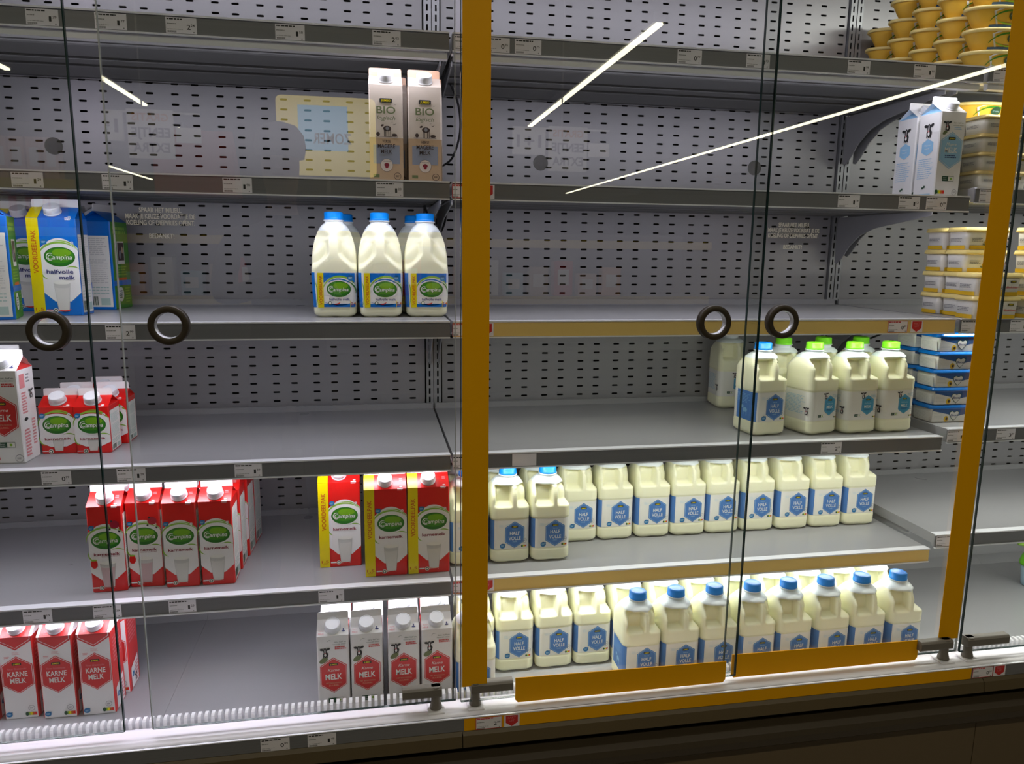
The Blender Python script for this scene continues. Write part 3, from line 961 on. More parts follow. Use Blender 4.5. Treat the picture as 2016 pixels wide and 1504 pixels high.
def box_tub(name, W, D, H, body, lid, band, style):
    t = thing(name, 'x', 'tub')
    b = MB()
    rings = []
    for z, k in ((0, .90), (.002, .93), (H * .5, .96), (H * .86, .985)):
        rings.append([(x, y, z) for x, y in rr_ring(W / 2 * k - .002, D / 2 * k - .002, .012, 0, 0, 10, 6, 5)])
    b.loft(rings, body)
    b.build('tub_body', t)
    l = MB()
    rings = []
    for z, e in ((H * .80, 0), (H * .82, .0012), (H * .90, .0012), (H * .91, .0002), (H * .985, .0), (H, -.002), (H - .001, -.008)):
        rings.append([(x, y, z) for x, y in rr_ring(W / 2 + e, D / 2 + e, .013, 0, 0, 10, 6, 5)])
    def lm(i):
        return lid
    l.loft(rings, lm)
    l.build('lid', t)
    a = Art(); sd = Art()
    h = H * .80
    if style in ('gold', 'yellow'):
        if band:
            a.grid(-W * .40, .001, W * .40, h * .24, band, 0)
            sd.rect(-D * .36, .001, D * .36, h * .24, band, 0)
        sd.fine(-D * .28, D * .26, h * .42, h * .66, 3, 'grey_print', 1, .5, 3)
        a.fine(-W * .36, -W * .12, h * .45, h * .68, 3, 'grey_print', 1, .5, 4)
        for k in range(6):
            an = R(20 + k * 28)
            a.ell(-W * .02 + .010 * math.cos(an), h * .22 + .010 * math.sin(an), .006, .0022, 'olive_print' if k % 2 else 'tub_band', 2, 8, an)
        a.ell(W * .10, h * .16, .0035, .0035, 'navy_print', 2, 8)
        store_logo(a, W * .28, h * .80, .016)
        a.text('BLUE BAND' if style == 'none' else 'Bakken', W * .28, h * .50, h * .12, 'red_card' if style == 'yellow' else 'grey_print', 2, W * .26, 0, .15)
    else:
        a.grid(-W * .45, h * .05, W * .45, h * .98, 'tub_white', 0)
        pts = [(-W * .45, h * .98), (W * .45, h * .98), (W * .45, h * .60)]
        for i in range(9):
            q = i / 8; pts.append((W * (.45 - .50 * q), h * (.60 + .10 * math.sin(PI * q) - .28 * q)))
        pts.append((-W * .10, h * .55)); pts.append((-W * .45, h * .85))
        a.poly(pts, 'becel_navy', 1)
        a.fine(-W * .42, -W * .22, h * .25, h * .70, 5, 'milk_glass_edge', 2, .3, 2)
        a.ell(-W * .17, h * .26, .007, .008, 'tub_band', 2, 10); a.ell(-W * .16, h * .26, .0035, .004, 'brown_print', 3, 8)
        cx, cy, k = -W * .02, h * .50, h * .40
        heart = [(cx, cy - k), (cx + k * .55, cy - k * .45), (cx + k * .95, cy + k * .15), (cx + k * .98, cy + k * .65), (cx + k * .55, cy + k * .85), (cx, cy + k * .60), (cx - k * .55, cy + k * .85), (cx - k * 1.0, cy + k * .60), (cx - k * .98, cy + k * .1), (cx - k * .55, cy - k * .5)]
        a.poly(heart, 'dark_green', 3)
        a.poly([(cx + (x - cx) * .88, cy + (y - cy) * .86) for x, y in heart], 'tub_white', 4)
        a.text('Becel', cx, cy + k * .06, k * .42, 'navy_print', 6, k * 1.5, .01, .25)
        a.rect(W * .20, h * .30, W * .44, h * .45, 'green_mid', 3)
        a.text('ORIGINAL', W * .32, h * .375, h * .08, 'white_card', 4, W * .20)
        sd.rect(-D * .38, h * .06, D * .38, h * .75, 'tub_white', 0)
        sd.fine(-D * .34, D * .30, h * .15, h * .68, 6, 'milk_glass_edge', 1, .3, 6)
    def fm(uu, vv, off):
        k = .93 + .055 * min(1, vv / (H * .86))
        return (uu, -(D / 2 * k - .002) - off - .0006, vv)
    def fs(uu, vv, off):
        k = .93 + .055 * min(1, vv / (H * .86))
        return (-(W / 2 * k - .002) - off - .0006, -uu, vv)
    a.build('label_print', t, fm)
    sd.build('side_print', t, fs)
    return t

USED = set()
def put(proto, x, y, z, label, cat, group, rz=0.0):
    if proto.name not in USED:
        USED.add(proto.name); o = proto
    else:
        o = copy_tree(proto)
    o.location = (x, y, z); o.rotation_euler = (0, 0, rz)
    props(o, label, cat, group)
    return o

# ================================================================== THE SETTING (store)
def struct(name, b, label=None):
    o = b.build(name); o['kind'] = 'structure'
    if label: o['label'] = label
    return o
b = MB(); b.box(-8, 8, -24, 1.2, -0.05, 0, 'store_floor'); struct('floor', b)
b = MB(); b.box(-8, 8, -24, 1.2, 3.3, 3.35, 'store_ceiling'); struct('ceiling', b)
b = MB(); b.box(-8, 8, 1.2, 1.25, 0, 3.3, 'store_wall'); struct('wall_back', b)
b = MB(); b.box(-8, 8, -24.05, -24, 0, 3.3, 'store_wall'); struct('wall_front', b)
b = MB(); b.box(-8.05, -8, -24, 1.2, 0, 3.3, 'store_wall'); struct('wall_left', b)
b = MB(); b.box(8, 8.05, -24, 1.2, 0, 3.3, 'store_wall'); struct('wall_right', b)

# ================================================================== THE DISPLAY FRIDGE
YB = 0.517
GL = -0.177
DECK = 0.457
X0, X1, X2, X3 = -1.25, 0.0, 1.25, 2.5
case = thing('display_fridge', 'long upright supermarket fridge with slotted grey back wall behind the glass doors', 'display fridge')

def slot_panel(xa, xb, za, zb):
    """metal sheet with rounded slots really cut out"""
    b = MB()
    cols = []
    k = -40
    while k < 60:
        for q in (0, .049):
            x = .22 + .1098 * k + q
            if xa + .014 < x < xb - .014: cols.append(x)
        k += 1
    cols.sort()
    rows = []
    z = 1.709 - .0253 * 60
    while z < zb - .01:
        if z > za + .01: rows.append(z)
        z += .0253
    xe = [xa] + [(cols[i] + cols[i + 1]) / 2 for i in range(len(cols) - 1)] + [xb]
    ze = [za] + [(rows[i] + rows[i + 1]) / 2 for i in range(len(rows) - 1)] + [zb]
    hw, hh = .0095, .0027
    def inner(cx, cz):
        P = []
        for i in range(5): a = -PI / 2 + PI * i / 4; P.append((cx + hw - hh + hh * math.cos(a), cz + hh * math.sin(a)))
        for i in range(5): a = PI / 2 + PI * i / 4; P.append((cx - hw + hh + hh * math.cos(a), cz + hh * math.sin(a)))
        return P
    for i, cx in enumerate(cols):
        for j, cz in enumerate(rows):
            P = inner(cx, cz)
            x0_, x1_, z0_, z1_ = xe[i], xe[i + 1], ze[j], ze[j + 1]
            O = [(cx + hw, z0_), (x1_, z0_), (x1_, cz), (x1_, z1_), (cx + hw, z1_), (cx - hw, z1_), (x0_, z1_), (x0_, cz), (x0_, z0_), (cx - hw, z0_)]
            vs = [(p[0], YB, p[1]) for p in P] + [(p[0], YB, p[1]) for p in O] + [(p[0], YB + .003, p[1]) for p in P]
            fs = [(k_, (k_ + 1) % 10, 10 + (k_ + 1) % 10, 10 + k_) for k_ in range(10)]
            fs += [(k_, (k_ + 1) % 10, 20 + (k_ + 1) % 10, 20 + k_) for k_ in range(10)]
            b.add(vs, fs, 'panel_metal')
    return b
for xa, xb in ((X0 + .025, X1 - .025), (X1 + .025, X2 - .025), (X2 + .025, X3 - .025)):
    slot_panel(xa, xb, .60, 2.30).build('back_panel', case)
b = MB(); b.box(X0, X3, YB + .035, YB + .05, .30, 2.45, 'cavity'); b.build('rear_lining', case)
for xc in (X0, X1, X2, X3):
    b = MB()
    xa, xb = xc - .021, xc + .021
    z = .60
    sw, sh = .0024, .0085
    cols = [xc - .0118, xc + .0118]
    b.box(xa, xa + .0015, YB - .008, YB + .01, .6, 2.3, 'upright_metal')
    b.box(xb - .0015, xb, YB - .008, YB + .01, .6, 2.3, 'upright_metal')
    b.box(xc - .0008, xc + .0008, YB - .0085, YB - .007, .6, 2.3, 'cavity')
    yy = YB - .0075
    xs = [xa, cols[0] - sw, cols[0] + sw, cols[1] - sw, cols[1] + sw, xb]
    for q in (0, 2, 4): b.box(xs[q], xs[q + 1], yy, yy + .0015, .6, 2.3, 'upright_metal')
    while z < 2.29:
        for q in (1, 3): b.box(xs[q], xs[q + 1], yy, yy + .0015, z, z + .0253 - 2 * sh, 'upright_metal')
        z += .0253
    b.build('slotted_upright', case)
# floor tray of the case: four trays per two bays
for i, (xa, xb) in enumerate(((X0, X0 + .60), (X0 + .60, X1), (X1, X1 + .625), (X1 + .625, X2), (X2, X2 + .625), (X2 + .625, X3))):
    b = MB()
    prof = [(-.072, DECK - .004), (-.066, DECK), (.47, DECK), (.500, DECK + .022), (YB - .006, DECK + .10), (YB - .006, .60), (YB - .002, .60), (YB - .002, DECK + .09), (.508, DECK + .012), (.476, DECK - .012), (-.072, DECK - .012)]
    b.prism_x(prof, xa + .0003, xb - .0003, 'shelf_metal')
    b.build('floor_tray', case)
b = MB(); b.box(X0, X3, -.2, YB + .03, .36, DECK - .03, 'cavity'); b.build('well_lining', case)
# air grille : upright white fins
b = MB()
x = X0 + .003
while x < X3:
    b.prism_x([(-.113, DECK - .012), (-.113, .531), (-.108, .534), (-.098, .534), (-.090, .525), (-.078, DECK - .004), (-.078, DECK - .014)], x, x + .0066, 'grille_white')
    x += .0135
b.box(X0, X3, -.118, -.1135, DECK - .02, .506, 'grille_white')
b.box(X0, X3, -.113, -.074, DECK - .025, DECK - .015, 'cavity')  # near-black strip, puts the shade between the fins into the colour
b.build('air_grille', case)
# rounded top rail that carries the doors
prof = [(-.114, .500), (-.114, .512), (-.122, .522), (-.140, .531), (-.165, .537), (-.190, .541), (-.205, .541), (-.213, .536), (-.2145, .528), (-.2145, .500)]
b = MB(); b.prism_x([(y, z) for y, z in prof], X0, X3, 'rail_white', True); b.build('sill_rail', case)
b = MB()
b.box(X0, X3, -.216, -.205, .508, .538, 'strip_grey')
b.box(X0, X3, -.2185, -.214, .5375, .5395, 'clear_lip')
b.build('label_rail', case)
b = MB(); b.box(X1 + .004, X1 + 1.216, -.2175, -.2155, .509, .537, 'vinyl_yellow'); b.build('yellow_sticker_strip', case)
for xa, xb in ((X0, X1), (X1, X2), (X2, X3)):
    b = MB(); b.prism_x([(-.216, .507), (-.222, .500), (-.226, .476), (-.220, .472), (-.20, .472), (-.20, .507)], xa + .001, xb - .001, 'body_beige'); b.build('front_panel', case)
    b = MB(); b.box(xa + .001, xb - .001, -.215, -.20, .05, .43, 'kick_brown'); b.build('kick_panel', case)
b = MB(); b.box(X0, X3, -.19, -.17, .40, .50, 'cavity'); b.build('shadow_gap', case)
prof = [(-.205, .455), (-.232, .452), (-.244, .444), (-.248, .432), (-.246, .415), (-.236, .405), (-.205, .400)]
b = MB(); b.prism_x(prof, X0, X3, 'bumper_dark', False); bo = b.build('bumper_rail', case)
b = MB(); b.box(X0, X3, -.24, .6, 2.32, 2.45, 'body_beige'); b.build('canopy', case)
b = MB(); b.box(X0 - .03, X0 - .001, -.2, .6, .05, 2.32, 'panel_metal'); b.build('end_panel', case)
b = MB(); b.box(X3 + .001, X3 + .03, -.2, .6, .05, 2.32, 'panel_metal'); b.build('end_panel', case)

def led(x0_, x1_, y, z, power, col, parent=None, tilt=30, wd=.012):
    ld = bpy.data.lights.new('led_strip', 'AREA')
    ld.shape = 'RECTANGLE'; ld.size = x1_ - x0_; ld.size_y = wd
    ld.energy = power; ld.color = col
    o = bpy.data.objects.new('led_strip', ld)
    C.objects.link(o)
    o.location = ((x0_ + x1_) / 2, y, z)
    o.rotation_euler = (R(tilt), 0, 0)
    if parent: o.parent = parent
    return o

# ================================================================== SHELVES
SHELF = {}
ORD = {0: 'topmost', 1: 'second from top', 2: 'middle', 3: 'fourth from top', 4: 'fifth and lowest'}
def shelf(bay, level, xa, xb, z, strip='strip_grey', power=1.0, col=LED_LEFT, bayname='left bay', rib=False, desc=''):
    t = thing('shelf', 'grey metal shelf, %s in the %s%s' % (ORD[level], bayname, desc), 'shelf', (0, 0, z), 0, 'metal shelves of the fridge')
    b = MB()
    xa += .003; xb -= .003
    prof = [(0, 0), (.495, 0), (.495, .020), (.500, .020), (.500, -.028), (.497, -.028), (.497, -.004), (.030, -.004), (.030, -.026), (.004, -.030), (0, -.028)]
    prof = [(-.004, -.001), (-.002, 0), (.495, 0), (.495, .016), (.499, .016), (.499, -.026), (.496, -.026), (.496, -.003), (.006, -.003), (.006, -.033), (-.004, -.033)]
    b.prism_x(prof, xa, xb, 'shelf_metal')
    b.build('shelf_board', t)
    b = MB()
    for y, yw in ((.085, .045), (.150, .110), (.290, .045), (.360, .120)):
        b.prism_x([(y, -.0035), (y + yw, -.0035), (y + yw - .001, -.024), (y + yw - .006, -.026), (y + .006, -.026), (y + .001, -.024)], xa + .01, xb - .01, 'under_metal_shade')
    b.box(xa, xa + .0015, .006, .496, -.026, -.0032, 'shelf_metal')
    b.box(xb - .0015, xb, .006, .496, -.026, -.0032, 'shelf_metal')
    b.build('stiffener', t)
    b = MB()
    b.box(xa, xb, -.0075, -.0045, -.0335, -.0025, strip)
    b.build('price_strip', t)
    b = MB()
    b.box(xa, xb, -.0105, -.0042, -.0020, .0012, 'clear_lip')
    b.box(xa, xb, -.0042, .011, .0001, .0010, 'clear_lip')
    b.box(xa, xb, -.0105, -.0042, -.0365, -.0338, 'clear_lip')
    b.build('strip_lip', t)
    b = MB()
    if level == 0: b.prism_x([(-.003, -.038), (-.003, -.050), (.004, -.053), (.010, -.049), (.010, -.036)], xa + .004, xb - .004, 'shelf_edge')
    b.prism_x([(.046, -.004), (.046, -.026), (.049, -.028), (.063, -.028), (.066, -.026), (.066, -.004)], xa + .004, xb - .004, 'shelf_edge')
    b.build('light_rail', t)
    for xs in (xa + .008, xb - .011):
        b = MB()
        pr = [(.497, -.030), (.497, -.165), (.485, -.168), (.462, -.150), (.430, -.115), (.385, -.085), (.320, -.066), (.22, -.054), (.10, -.040), (.10, -.030)]
        b.prism_x(pr, xs, xs + .003, 'shelf_metal')
        b.build('shelf_bracket', t)
    if level == 0: led(xa + .03, xb - .03, .016, -.046, power, col, t, 26)
    else: led(xa + .03, xb - .03, .056, -.030, power, col, t, 8)
    SHELF[(bay, level)] = t
    return t
ZS = [1.9355, 1.6411, 1.3475, 1.0488, .7488]
ZT = [1.9375, 1.662, 1.3475, 1.067, .785]
pw_l = [.85, 1.0, .75, 1.0, 1.0]
pw_r = [.85, .9, .75, 1.0, 1.25]
for i in range(5):
    shelf(0, i, X0, X1, ZS[i], 'strip_grey', LED_POWER * pw_l[i], LED_LEFT, 'left bay')
    shelf(1, i, X1, X2, ZS[i], 'strip_yellow' if i in (2, 4) else 'strip_grey', LED_POWER * pw_r[i], LED_RIGHT if i > 1 else LED_LEFT, 'middle bay', desc=', with a yellow front strip' if i in (2, 4) else '')
    shelf(2, i, X2 + .008, X3, ZT[i], 'strip_grey', LED_POWER * 1.25, LED_RIGHT, 'right bay')
for xa, xb, c in ((X0, X1, LED_LEFT), (X1, X2, LED_LEFT), (X2, X3, LED_RIGHT)):
    led(xa + .02, xb - .02, -.02, 2.30, LED_POWER * (1.3 if xa < X2 else 2.2), c, case, 25, .03)

# ================================================================== GLASS DOORS
def ring_handle(t, x, z, y):
    b = MB()
    M = Matrix.Translation((x, y, z)) @ Matrix.Rotation(PI / 2, 4, 'X')
    prof = [(.0225, -.006), (.0235, .008), (.0255, .0095), (.0335, .0095), (.0352, .008), (.0356, -.006)]
    n = 64
    rings = []
    for rad, h in prof + [prof[0]]:
        rings.append([M @ Vector((rad * math.cos(2 * PI * k / n), rad * math.sin(2 * PI * k / n), h)) for k in range(n)])
    b.loft(rings, lambda i: 'ring_inner' if i == 0 else 'ring_brown', True, False, False)
    b.build('ring_handle', t)
def hinge(t, xpost, xa, xb, y):
    b = MB()
    b.box(xpost - .018, xpost + .018, -.200, -.158, .540, .5445, 'rail_white')
    b.lathe([(.014, .545), (.010, .560), (.0095, .585), (.012, .597)], 'hinge_grey', 24, 1, 1, xpost, -.180)
    n = 6
    prof = [(-.189, .573), (-.192, .578), (-.192, .592), (-.188, .597), (-.172, .597), (-.167, .592), (-.167, .578), (-.170, .573)]
    b.prism_x(prof, xa, xb, 'hinge_grey')
    h = b.build('hinge', t)
    bev(h, .003, 2)
ZB, ZTOP = .557, 2.33
def door(label, xa, xb, y, free, ring_x, hng=None, sill=None, vert=None, decal=None, dots=(), edge='edge_dark'):
    t = thing('glass_door', label, 'door', (0, 0, 0), 0, 'glass doors of the fridge')
    b = MB(); b.box(xa, xb, y - .003, y + .003, ZB, ZTOP, 'door_glass'); b.build('glass_pane', t)
    b = MB()
    if free == 'R': b.box(xb, xb + .0022, y - .0034, y + .0034, ZB, ZTOP, edge)
    else: b.box(xb, xb + .0012, y - .0032, y + .0032, ZB, ZTOP, 'edge_bright')
    if free == 'L': b.box(xa - .0014, xa, y - .0032, y + .0032, ZB, ZTOP, edge)
    else: b.box(xa - .0012, xa, y - .0032, y + .0032, ZB, ZTOP, edge)
    b.box(xa, xb, y - .0031, y + .0031, ZB - .001, ZB, 'edge_dark')
    b.build('polished_edge', t)
    if ring_x is not None: ring_handle(t, ring_x, 1.360 if ring_x > -.7 else 1.351, y - .006)
    if hng: hinge(t, hng[0], hng[1], hng[2], y)
    if sill:
        c = .006
        pr = [(sill[0], .602), (sill[1], .596), (sill[1], .552), (sill[1] - c, .545), (sill[0] + c, .545), (sill[0], .552)]
        b = MB()
        N = len(pr)
        vs = [(p[0], y - .0055, p[1]) for p in pr] + [(p[0], y - .0035, p[1]) for p in pr]
        b.add(vs, [tuple(range(N)), tuple(reversed(range(N, 2 * N)))] + [(i, i + N, (i + 1) % N + N, (i + 1) % N) for i in range(N)], 'vinyl_yellow')
        b.build('yellow_sill_sticker', t)
    if vert:
        b = MB(); b.box(vert[0], vert[1], y - .0042, y - .0033, .592, ZTOP, 'vinyl_yellow'); b.build('yellow_edge_sticker', t)
    if decal:
        a = Art()
        cx, zc = decal
        a.text('SPAAR HET MILIEU.', cx, zc + .011, .0085, 'decal_white', 0, .070, .02)
        a.text('MAAK JE KEUZE VOORDAT JE DE', cx, zc, .0085, 'decal_white', 0, .116, .02)
        a.text('KOELING OF DIEPVRIES OPENT.', cx, zc - .011, .0085, 'decal_white', 0, .114, .02)
        a.text('BEDANKT!', cx, zc - .034, .0085, 'decal_white', 0, .042, .02)
        a.build('etched_text', t, lambda uu, vv, off: (uu, y - .0034 - off * .2, vv))
    for dx, dz in dots:
        b = MB()
        M = Matrix.Translation((dx, y - .0035, dz)) @ Matrix.Rotation(PI / 2, 4, 'X')
        b.lathe([(.0142, 0), (.0142, .0015)], 'dot_grey', 28, M=M)
        b.build('round_pad', t)
    return t
door('glass fridge door at the far left edge with a brown ring handle, cut off by the frame', X0 + .005, -.666, GL, 'R', -.730, None, None, None, None, ((-.696, 1.667),))
door('glass fridge door left of the yellow post, with etched text and ring handle', -.612, -.010, GL, 'L', -.530, (-.052, -.122, -.040), None, None, (-.533, 1.553), edge='edge_bright')
door('glass fridge door with the tall yellow strip on its left edge, before empty shelves', .001, .624, GL - .008, 'R', .521, (.032, .022, .112), (.117, .600), (.003, .056), None, ((.152, 1.665), (.590, 1.669)))
door('glass fridge door with etched text and a yellow strip on its right edge', .604, 1.207, GL + .006, 'L', .681, (1.168, 1.096, 1.182), (.621, 1.100), (1.153, 1.206), (.695, 1.549))
door('glass fridge door at the far right, right of the slanting yellow strip', 1.213, 1.84, GL, 'R', None, (1.234, 1.222, 1.337))

# ================================================================== PRICE TAGS
def price_tag(x, y, z, big, small, label, wd=.056, h=.0285, red=False, blank=False, arrow=False, group='price tags on the shelf edges'):
    a = Art()
    if arrow:
        a.rect(-.0165, -h / 2, .0165, h / 2, 'paper', 0)
        a.poly([(-.013, h * .45), (.013, h * .45), (.013, -h * .15), (0, -h * .47), (-.013, -h * .15)], 'jumbo_red', 1)
        a.text('PAKT', 0, h * .26, h * .17, 'pink_print', 2, .017, .01)
        a.text('UIT', 0, h * .02, h * .17, 'pink_print', 2, .012, .01)
    else:
        if red:
            a.rect(-wd / 2, -h / 2, wd / 2, h / 2, 'jumbo_red', 0)
            a.rect(-wd / 2 + .0012, -h / 2 + .0012, wd / 2 - .0012, h / 2 - .0012, 'paper', 1)
        else:
            a.rect(-wd / 2, -h / 2, wd / 2, h / 2, 'paper', 0)
        if not blank:
            sd = int(abs(x * 1000)) + 3
            hc = 'jumbo_red' if red else 'black_print'
            a.fine(-wd * .46, wd * .20, h * .33, h * .45, 1, hc, 2, .7, sd)
            a.fine(-wd * .46, -wd * .15, h * .05, h * .15, 1, 'grey_print', 2, .6, sd + 1)
            a.fine(-wd * .46, wd * .05, -h * .30, -h * .20, 1, 'grey_print', 2, .3, sd + 2)
            for k in range(14):
                xx = -wd * .45 + k * wd * .021
                a.rect(xx, -h * .46, xx + wd * .011, -h * .34, 'black_print', 2)
            a.rect(wd * .38, -h * .44, wd * .42, -h * .36, 'grey_print', 2)
            if big: a.text(big, wd * .24, -h * .08, h * .32, 'black_print', 3, wd * (.075 if big == '1' else .12), .012)
            if small: a.text(small, wd * .375, h * .03, h * .16, 'black_print', 3, wd * .12, .008)
    o = a.build('price_tag', None, lambda uu, vv, off: (uu, -off * .7 - .0002, vv), .00012, .0002)
    o.location = (x, y, z)
    props(o, label, 'price tag', group)
    return o
def tags(level, zlist, items, where, ysh=-.0078, dz=-.0180):
    for it in items:
        x, big, sml, txt = it[:4]
        kw = it[4] if len(it) > 4 else {}
        price_tag(x, ysh, zlist + dz, big, sml, txt, **kw)
tags(0, ZS[0], [
    (-.760, '1', '29', 'leftmost white price tag on the topmost shelf, reading 1.29'),
    (-.642, '1', '77', 'white price tag reading 1.77 right beside the left door edges, topmost left shelf'),
    (-.517, '2', '24', 'white price tag reading 2.24, third from the left on the topmost shelf'),
    (-.316, '1', '58', 'white price tag reading 1.58, fourth from the left on the topmost shelf'),
    (-.129, '2', '02', 'white price tag reading 2.02 above the two beige cartons'),
    (.034, '', '', 'white price tag mostly hidden behind the tall yellow strip, topmost shelf'),
    (.094, '0', '85', 'white price tag reading 0.85 just right of the tall yellow strip, topmost shelf'),
    (.161, '0', '75', 'white price tag reading 0.75, second tag right of the tall yellow strip, topmost shelf'),
    (.517, '0', '79', 'white price tag reading 0.79 alone on the topmost middle shelf'),
    (.677, '0', '73', 'white price tag reading 0.73 behind the two door edges, topmost shelf'),
    (.923, '1', '99', 'white price tag reading 1.99 left of the yellow tubs, topmost shelf'),
    (1.091, '1', '95', 'white price tag reading 1.95 below the yellow tubs, topmost shelf')], '')
price_tag(1.300, -.0078, ZT[0] - .018, '', '', 'white price tag below the yellow tubs, cut by the right yellow strip')
tags(1, ZS[1], [
    (-.812, '1', '29', 'white price tag at the far left edge of the second shelf'),
    (-.652, '1', '21', 'white price tag reading 1.21 crossed by the thin door edge, second shelf'),
    (-.429, '1', '90', 'white price tag reading 1.90 alone left of the beige cartons, second shelf'),
    (-.128, '1', '20', 'white price tag under the two beige cartons'),
    (.022, '', '', 'red-bordered price tag left of the tall yellow strip, second shelf', dict(red=True, wd=.040)),
    (.076, '', '', 'red arrow tag right of the tall yellow strip, second shelf', dict(arrow=True)),
    (.927, '1', '19', 'white price tag reading 1.19 on the second middle shelf'),
    (1.085, '1', '13', 'white price tag reading 1.13 below the blue and white cartons'),
    (1.158, '0', '99', 'white price tag reading 0.99 at the right end of the second middle shelf')], '')
price_tag(1.300, -.0078, ZT[1] - .018, '2', '19', 'white price tag reading 2.19 under the gold-lidded tubs')
tags(2, ZS[2], [
    (-.668, '2', '99', 'white price tag reading 2.99 on the middle left shelf between the ring handles'),
    (.022, '', '', 'red-bordered price tag left of the tall yellow strip, middle shelf', dict(red=True, wd=.040)),
    (.076, '', '', 'red arrow tag right of the tall yellow strip, middle shelf', dict(arrow=True)),
    (1.088, '0', '89', 'red-bordered price tag reading 0.89 on the yellow strip of the middle shelf', dict(red=True, wd=.054)),
    (1.140, '', '', 'red arrow tag beside the 0.89 tag on the middle shelf', dict(arrow=True))], '')
price_tag(1.292, -.0078, ZT[2] - .018, '1', '99', 'white price tag reading 1.99 under the yellow-banded tubs')
price_tag(1.432, -.0078, ZT[2] - .018, '1', '89', 'white price tag right of the right yellow strip, middle shelf')
tags(3, ZS[3], [
    (-.812, '0', '79', 'white price tag reading 0.79 below the small red cartons'),
    (-.669, '1', '29', 'white price tag reading 1.29 just above the left tall red cartons'),
    (-.436, '1', '39', 'white price tag reading 1.39 above the gap between the red carton groups'),
    (.022, '', '', 'white price tag left of the tall yellow strip, fourth shelf', dict(wd=.040)),
    (.166, '', '', 'blank pale tag on the fourth shelf above the capped jugs', dict(blank=True)),
    (.938, '2', '19', 'white price tag reading 2.19 below the blue-capped jug')], '')
price_tag(1.288, -.0078, ZT[3] - .018, '1', '89', 'white price tag reading 1.89 under the blue tubs')
price_tag(1.432, -.0078, ZT[3] - .018, '3', '49', 'white price tag reading 3.49 right of the right yellow strip')
tags(4, ZS[4], [
    (-.874, '1', '19', 'white price tag reading 1.19 above the red-roofed cartons'),
    (-.738, '1', '39', 'white price tag reading 1.39 behind the left door edge'),
    (-.587, '1', '23', 'white price tag reading 1.23 below the four tall red cartons'),
    (-.272, '1', '77', 'white price tag reading 1.77 above the cow cartons'),
    (.022, '', '', 'red-bordered price tag left of the tall yellow strip, lowest shelf', dict(red=True, wd=.040)),
    (.082, '', '', 'red arrow tag right of the tall yellow strip, lowest shelf', dict(arrow=True))], '')
price_tag(1.292, -.0078, ZT[4] - .018, '1', '89', 'white price tag on the low empty shelf at the right')
g2 = 'price tags on the fridge sill'
price_tag(-.376, -.2165, .5215, '0', '99', 'white price tag reading 0.99, left of the two on the grey sill strip', h=.027, group=g2)
price_tag(-.285, -.2165, .5215, '1', '49', 'white price tag reading 1.49, right of the two on the grey sill strip', h=.027, group=g2)
price_tag(.056, -.2180, .5225, '2', '09', 'red-bordered price tag reading 2.09 on the yellow sill strip', h=.027, red=True, group=g2)
price_tag(.105, -.2180, .5225, '', '', 'red arrow tag beside the 2.09 tag on the yellow sill strip', h=.027, arrow=True, group=g2)
price_tag(1.248, -.2165, .5225, '0', '59', 'red-bordered price tag at the right end of the yellow sill strip', h=.027, red=True, group=g2)
price_tag(1.294, -.2165, .5225, '', '', 'red arrow tag at the right end of the fridge sill', h=.027, arrow=True, group=g2)

# ================================================================== CARTONS
E_ = .0003
bio = store_carton('milk_carton', 'bio')
z = ZS[1] + E_
put(bio, -.1320, .070, z, 'beige organic milk carton with peach top, front left of the pair', 'carton', 'beige milk cartons')
put(bio, -.0510, .070, z, 'beige organic milk carton with peach top, front right beside the yellow strip', 'carton', 'beige milk cartons')
put(bio, -.1190, .148, z, 'beige milk carton hidden behind the left one of the front pair', 'carton', 'beige milk cartons', .03)
put(bio, -.0400, .150, z, 'beige milk carton peeking out behind the right one of the front pair', 'carton', 'beige milk cartons', -.10)
mag = store_carton('milk_carton', 'magere')
put(mag, 1.2000, .052, z, 'white milk carton with large light blue hexagon, front one beside gold tubs', 'carton', 'white and blue milk cartons', .03)
put(mag, 1.2030, .135, z, 'white milk carton showing its side, behind the front blue hexagon carton', 'carton', 'white and blue milk cartons', .02)

big_blue = campina_carton('milk_carton', .097, .072, .210, .235, .252, 'halfvolle', 'campina_blue', 'navy_print', True, False, False, True)
z = ZS[2] + E_
g = 'blue family cartons on the middle left shelf'
put(big_blue, -.8480, .2090, z, 'blue carton with yellow strip and green oval, facing front', 'carton', g, .02)
put(big_blue, -.9400, .1150, z, 'blue carton cut off by the left frame edge, side panel showing', 'carton', g, -PI / 2 + .26)
put(big_blue, -.9650, .3300, z, 'blue carton half hidden behind the front-facing one', 'carton', g, 0)
put(big_blue, -.8150, .3950, z, 'blue carton turned sideways showing white panel and green back', 'carton', g, -PI / 2 - .10)
put(big_blue, -.8900, .4550, z, 'blue carton furthest back of the blue cartons', 'carton', g, -PI / 2)

cowc = store_carton('milk_carton', 'karne_cow')
z = ZS[3] + E_
g = 'red hexagon cartons on the fourth left shelf'
put(cowc, -.9250, .0850, z, 'white carton with red hexagon at the left frame edge, fourth shelf', 'carton', g, -.03)
put(cowc, -.9650, .1650, z, 'white carton top just visible behind the left-edge hexagon carton', 'carton', g)

small = campina_carton('milk_carton', .0715, .070, .104, .124, .140, 'karnemelk', 'red_card', 'maroon_print', False, True)
g = 'small red half-litre cartons'
put(small, -.8520, .1550, z, 'small red carton with green oval, front left of its cluster', 'carton', g)
put(small, -.7790, .1480, z, 'small red carton with green oval, front right of its cluster', 'carton', g)
put(small, -.8460, .2300, z, 'small red carton in the second row, left', 'carton', g)
put(small, -.7680, .2280, z, 'small red carton in the second row, right, side showing', 'carton', g)
put(small, -.8050, .3050, z, 'small red carton furthest back, only its white top showing', 'carton', g)

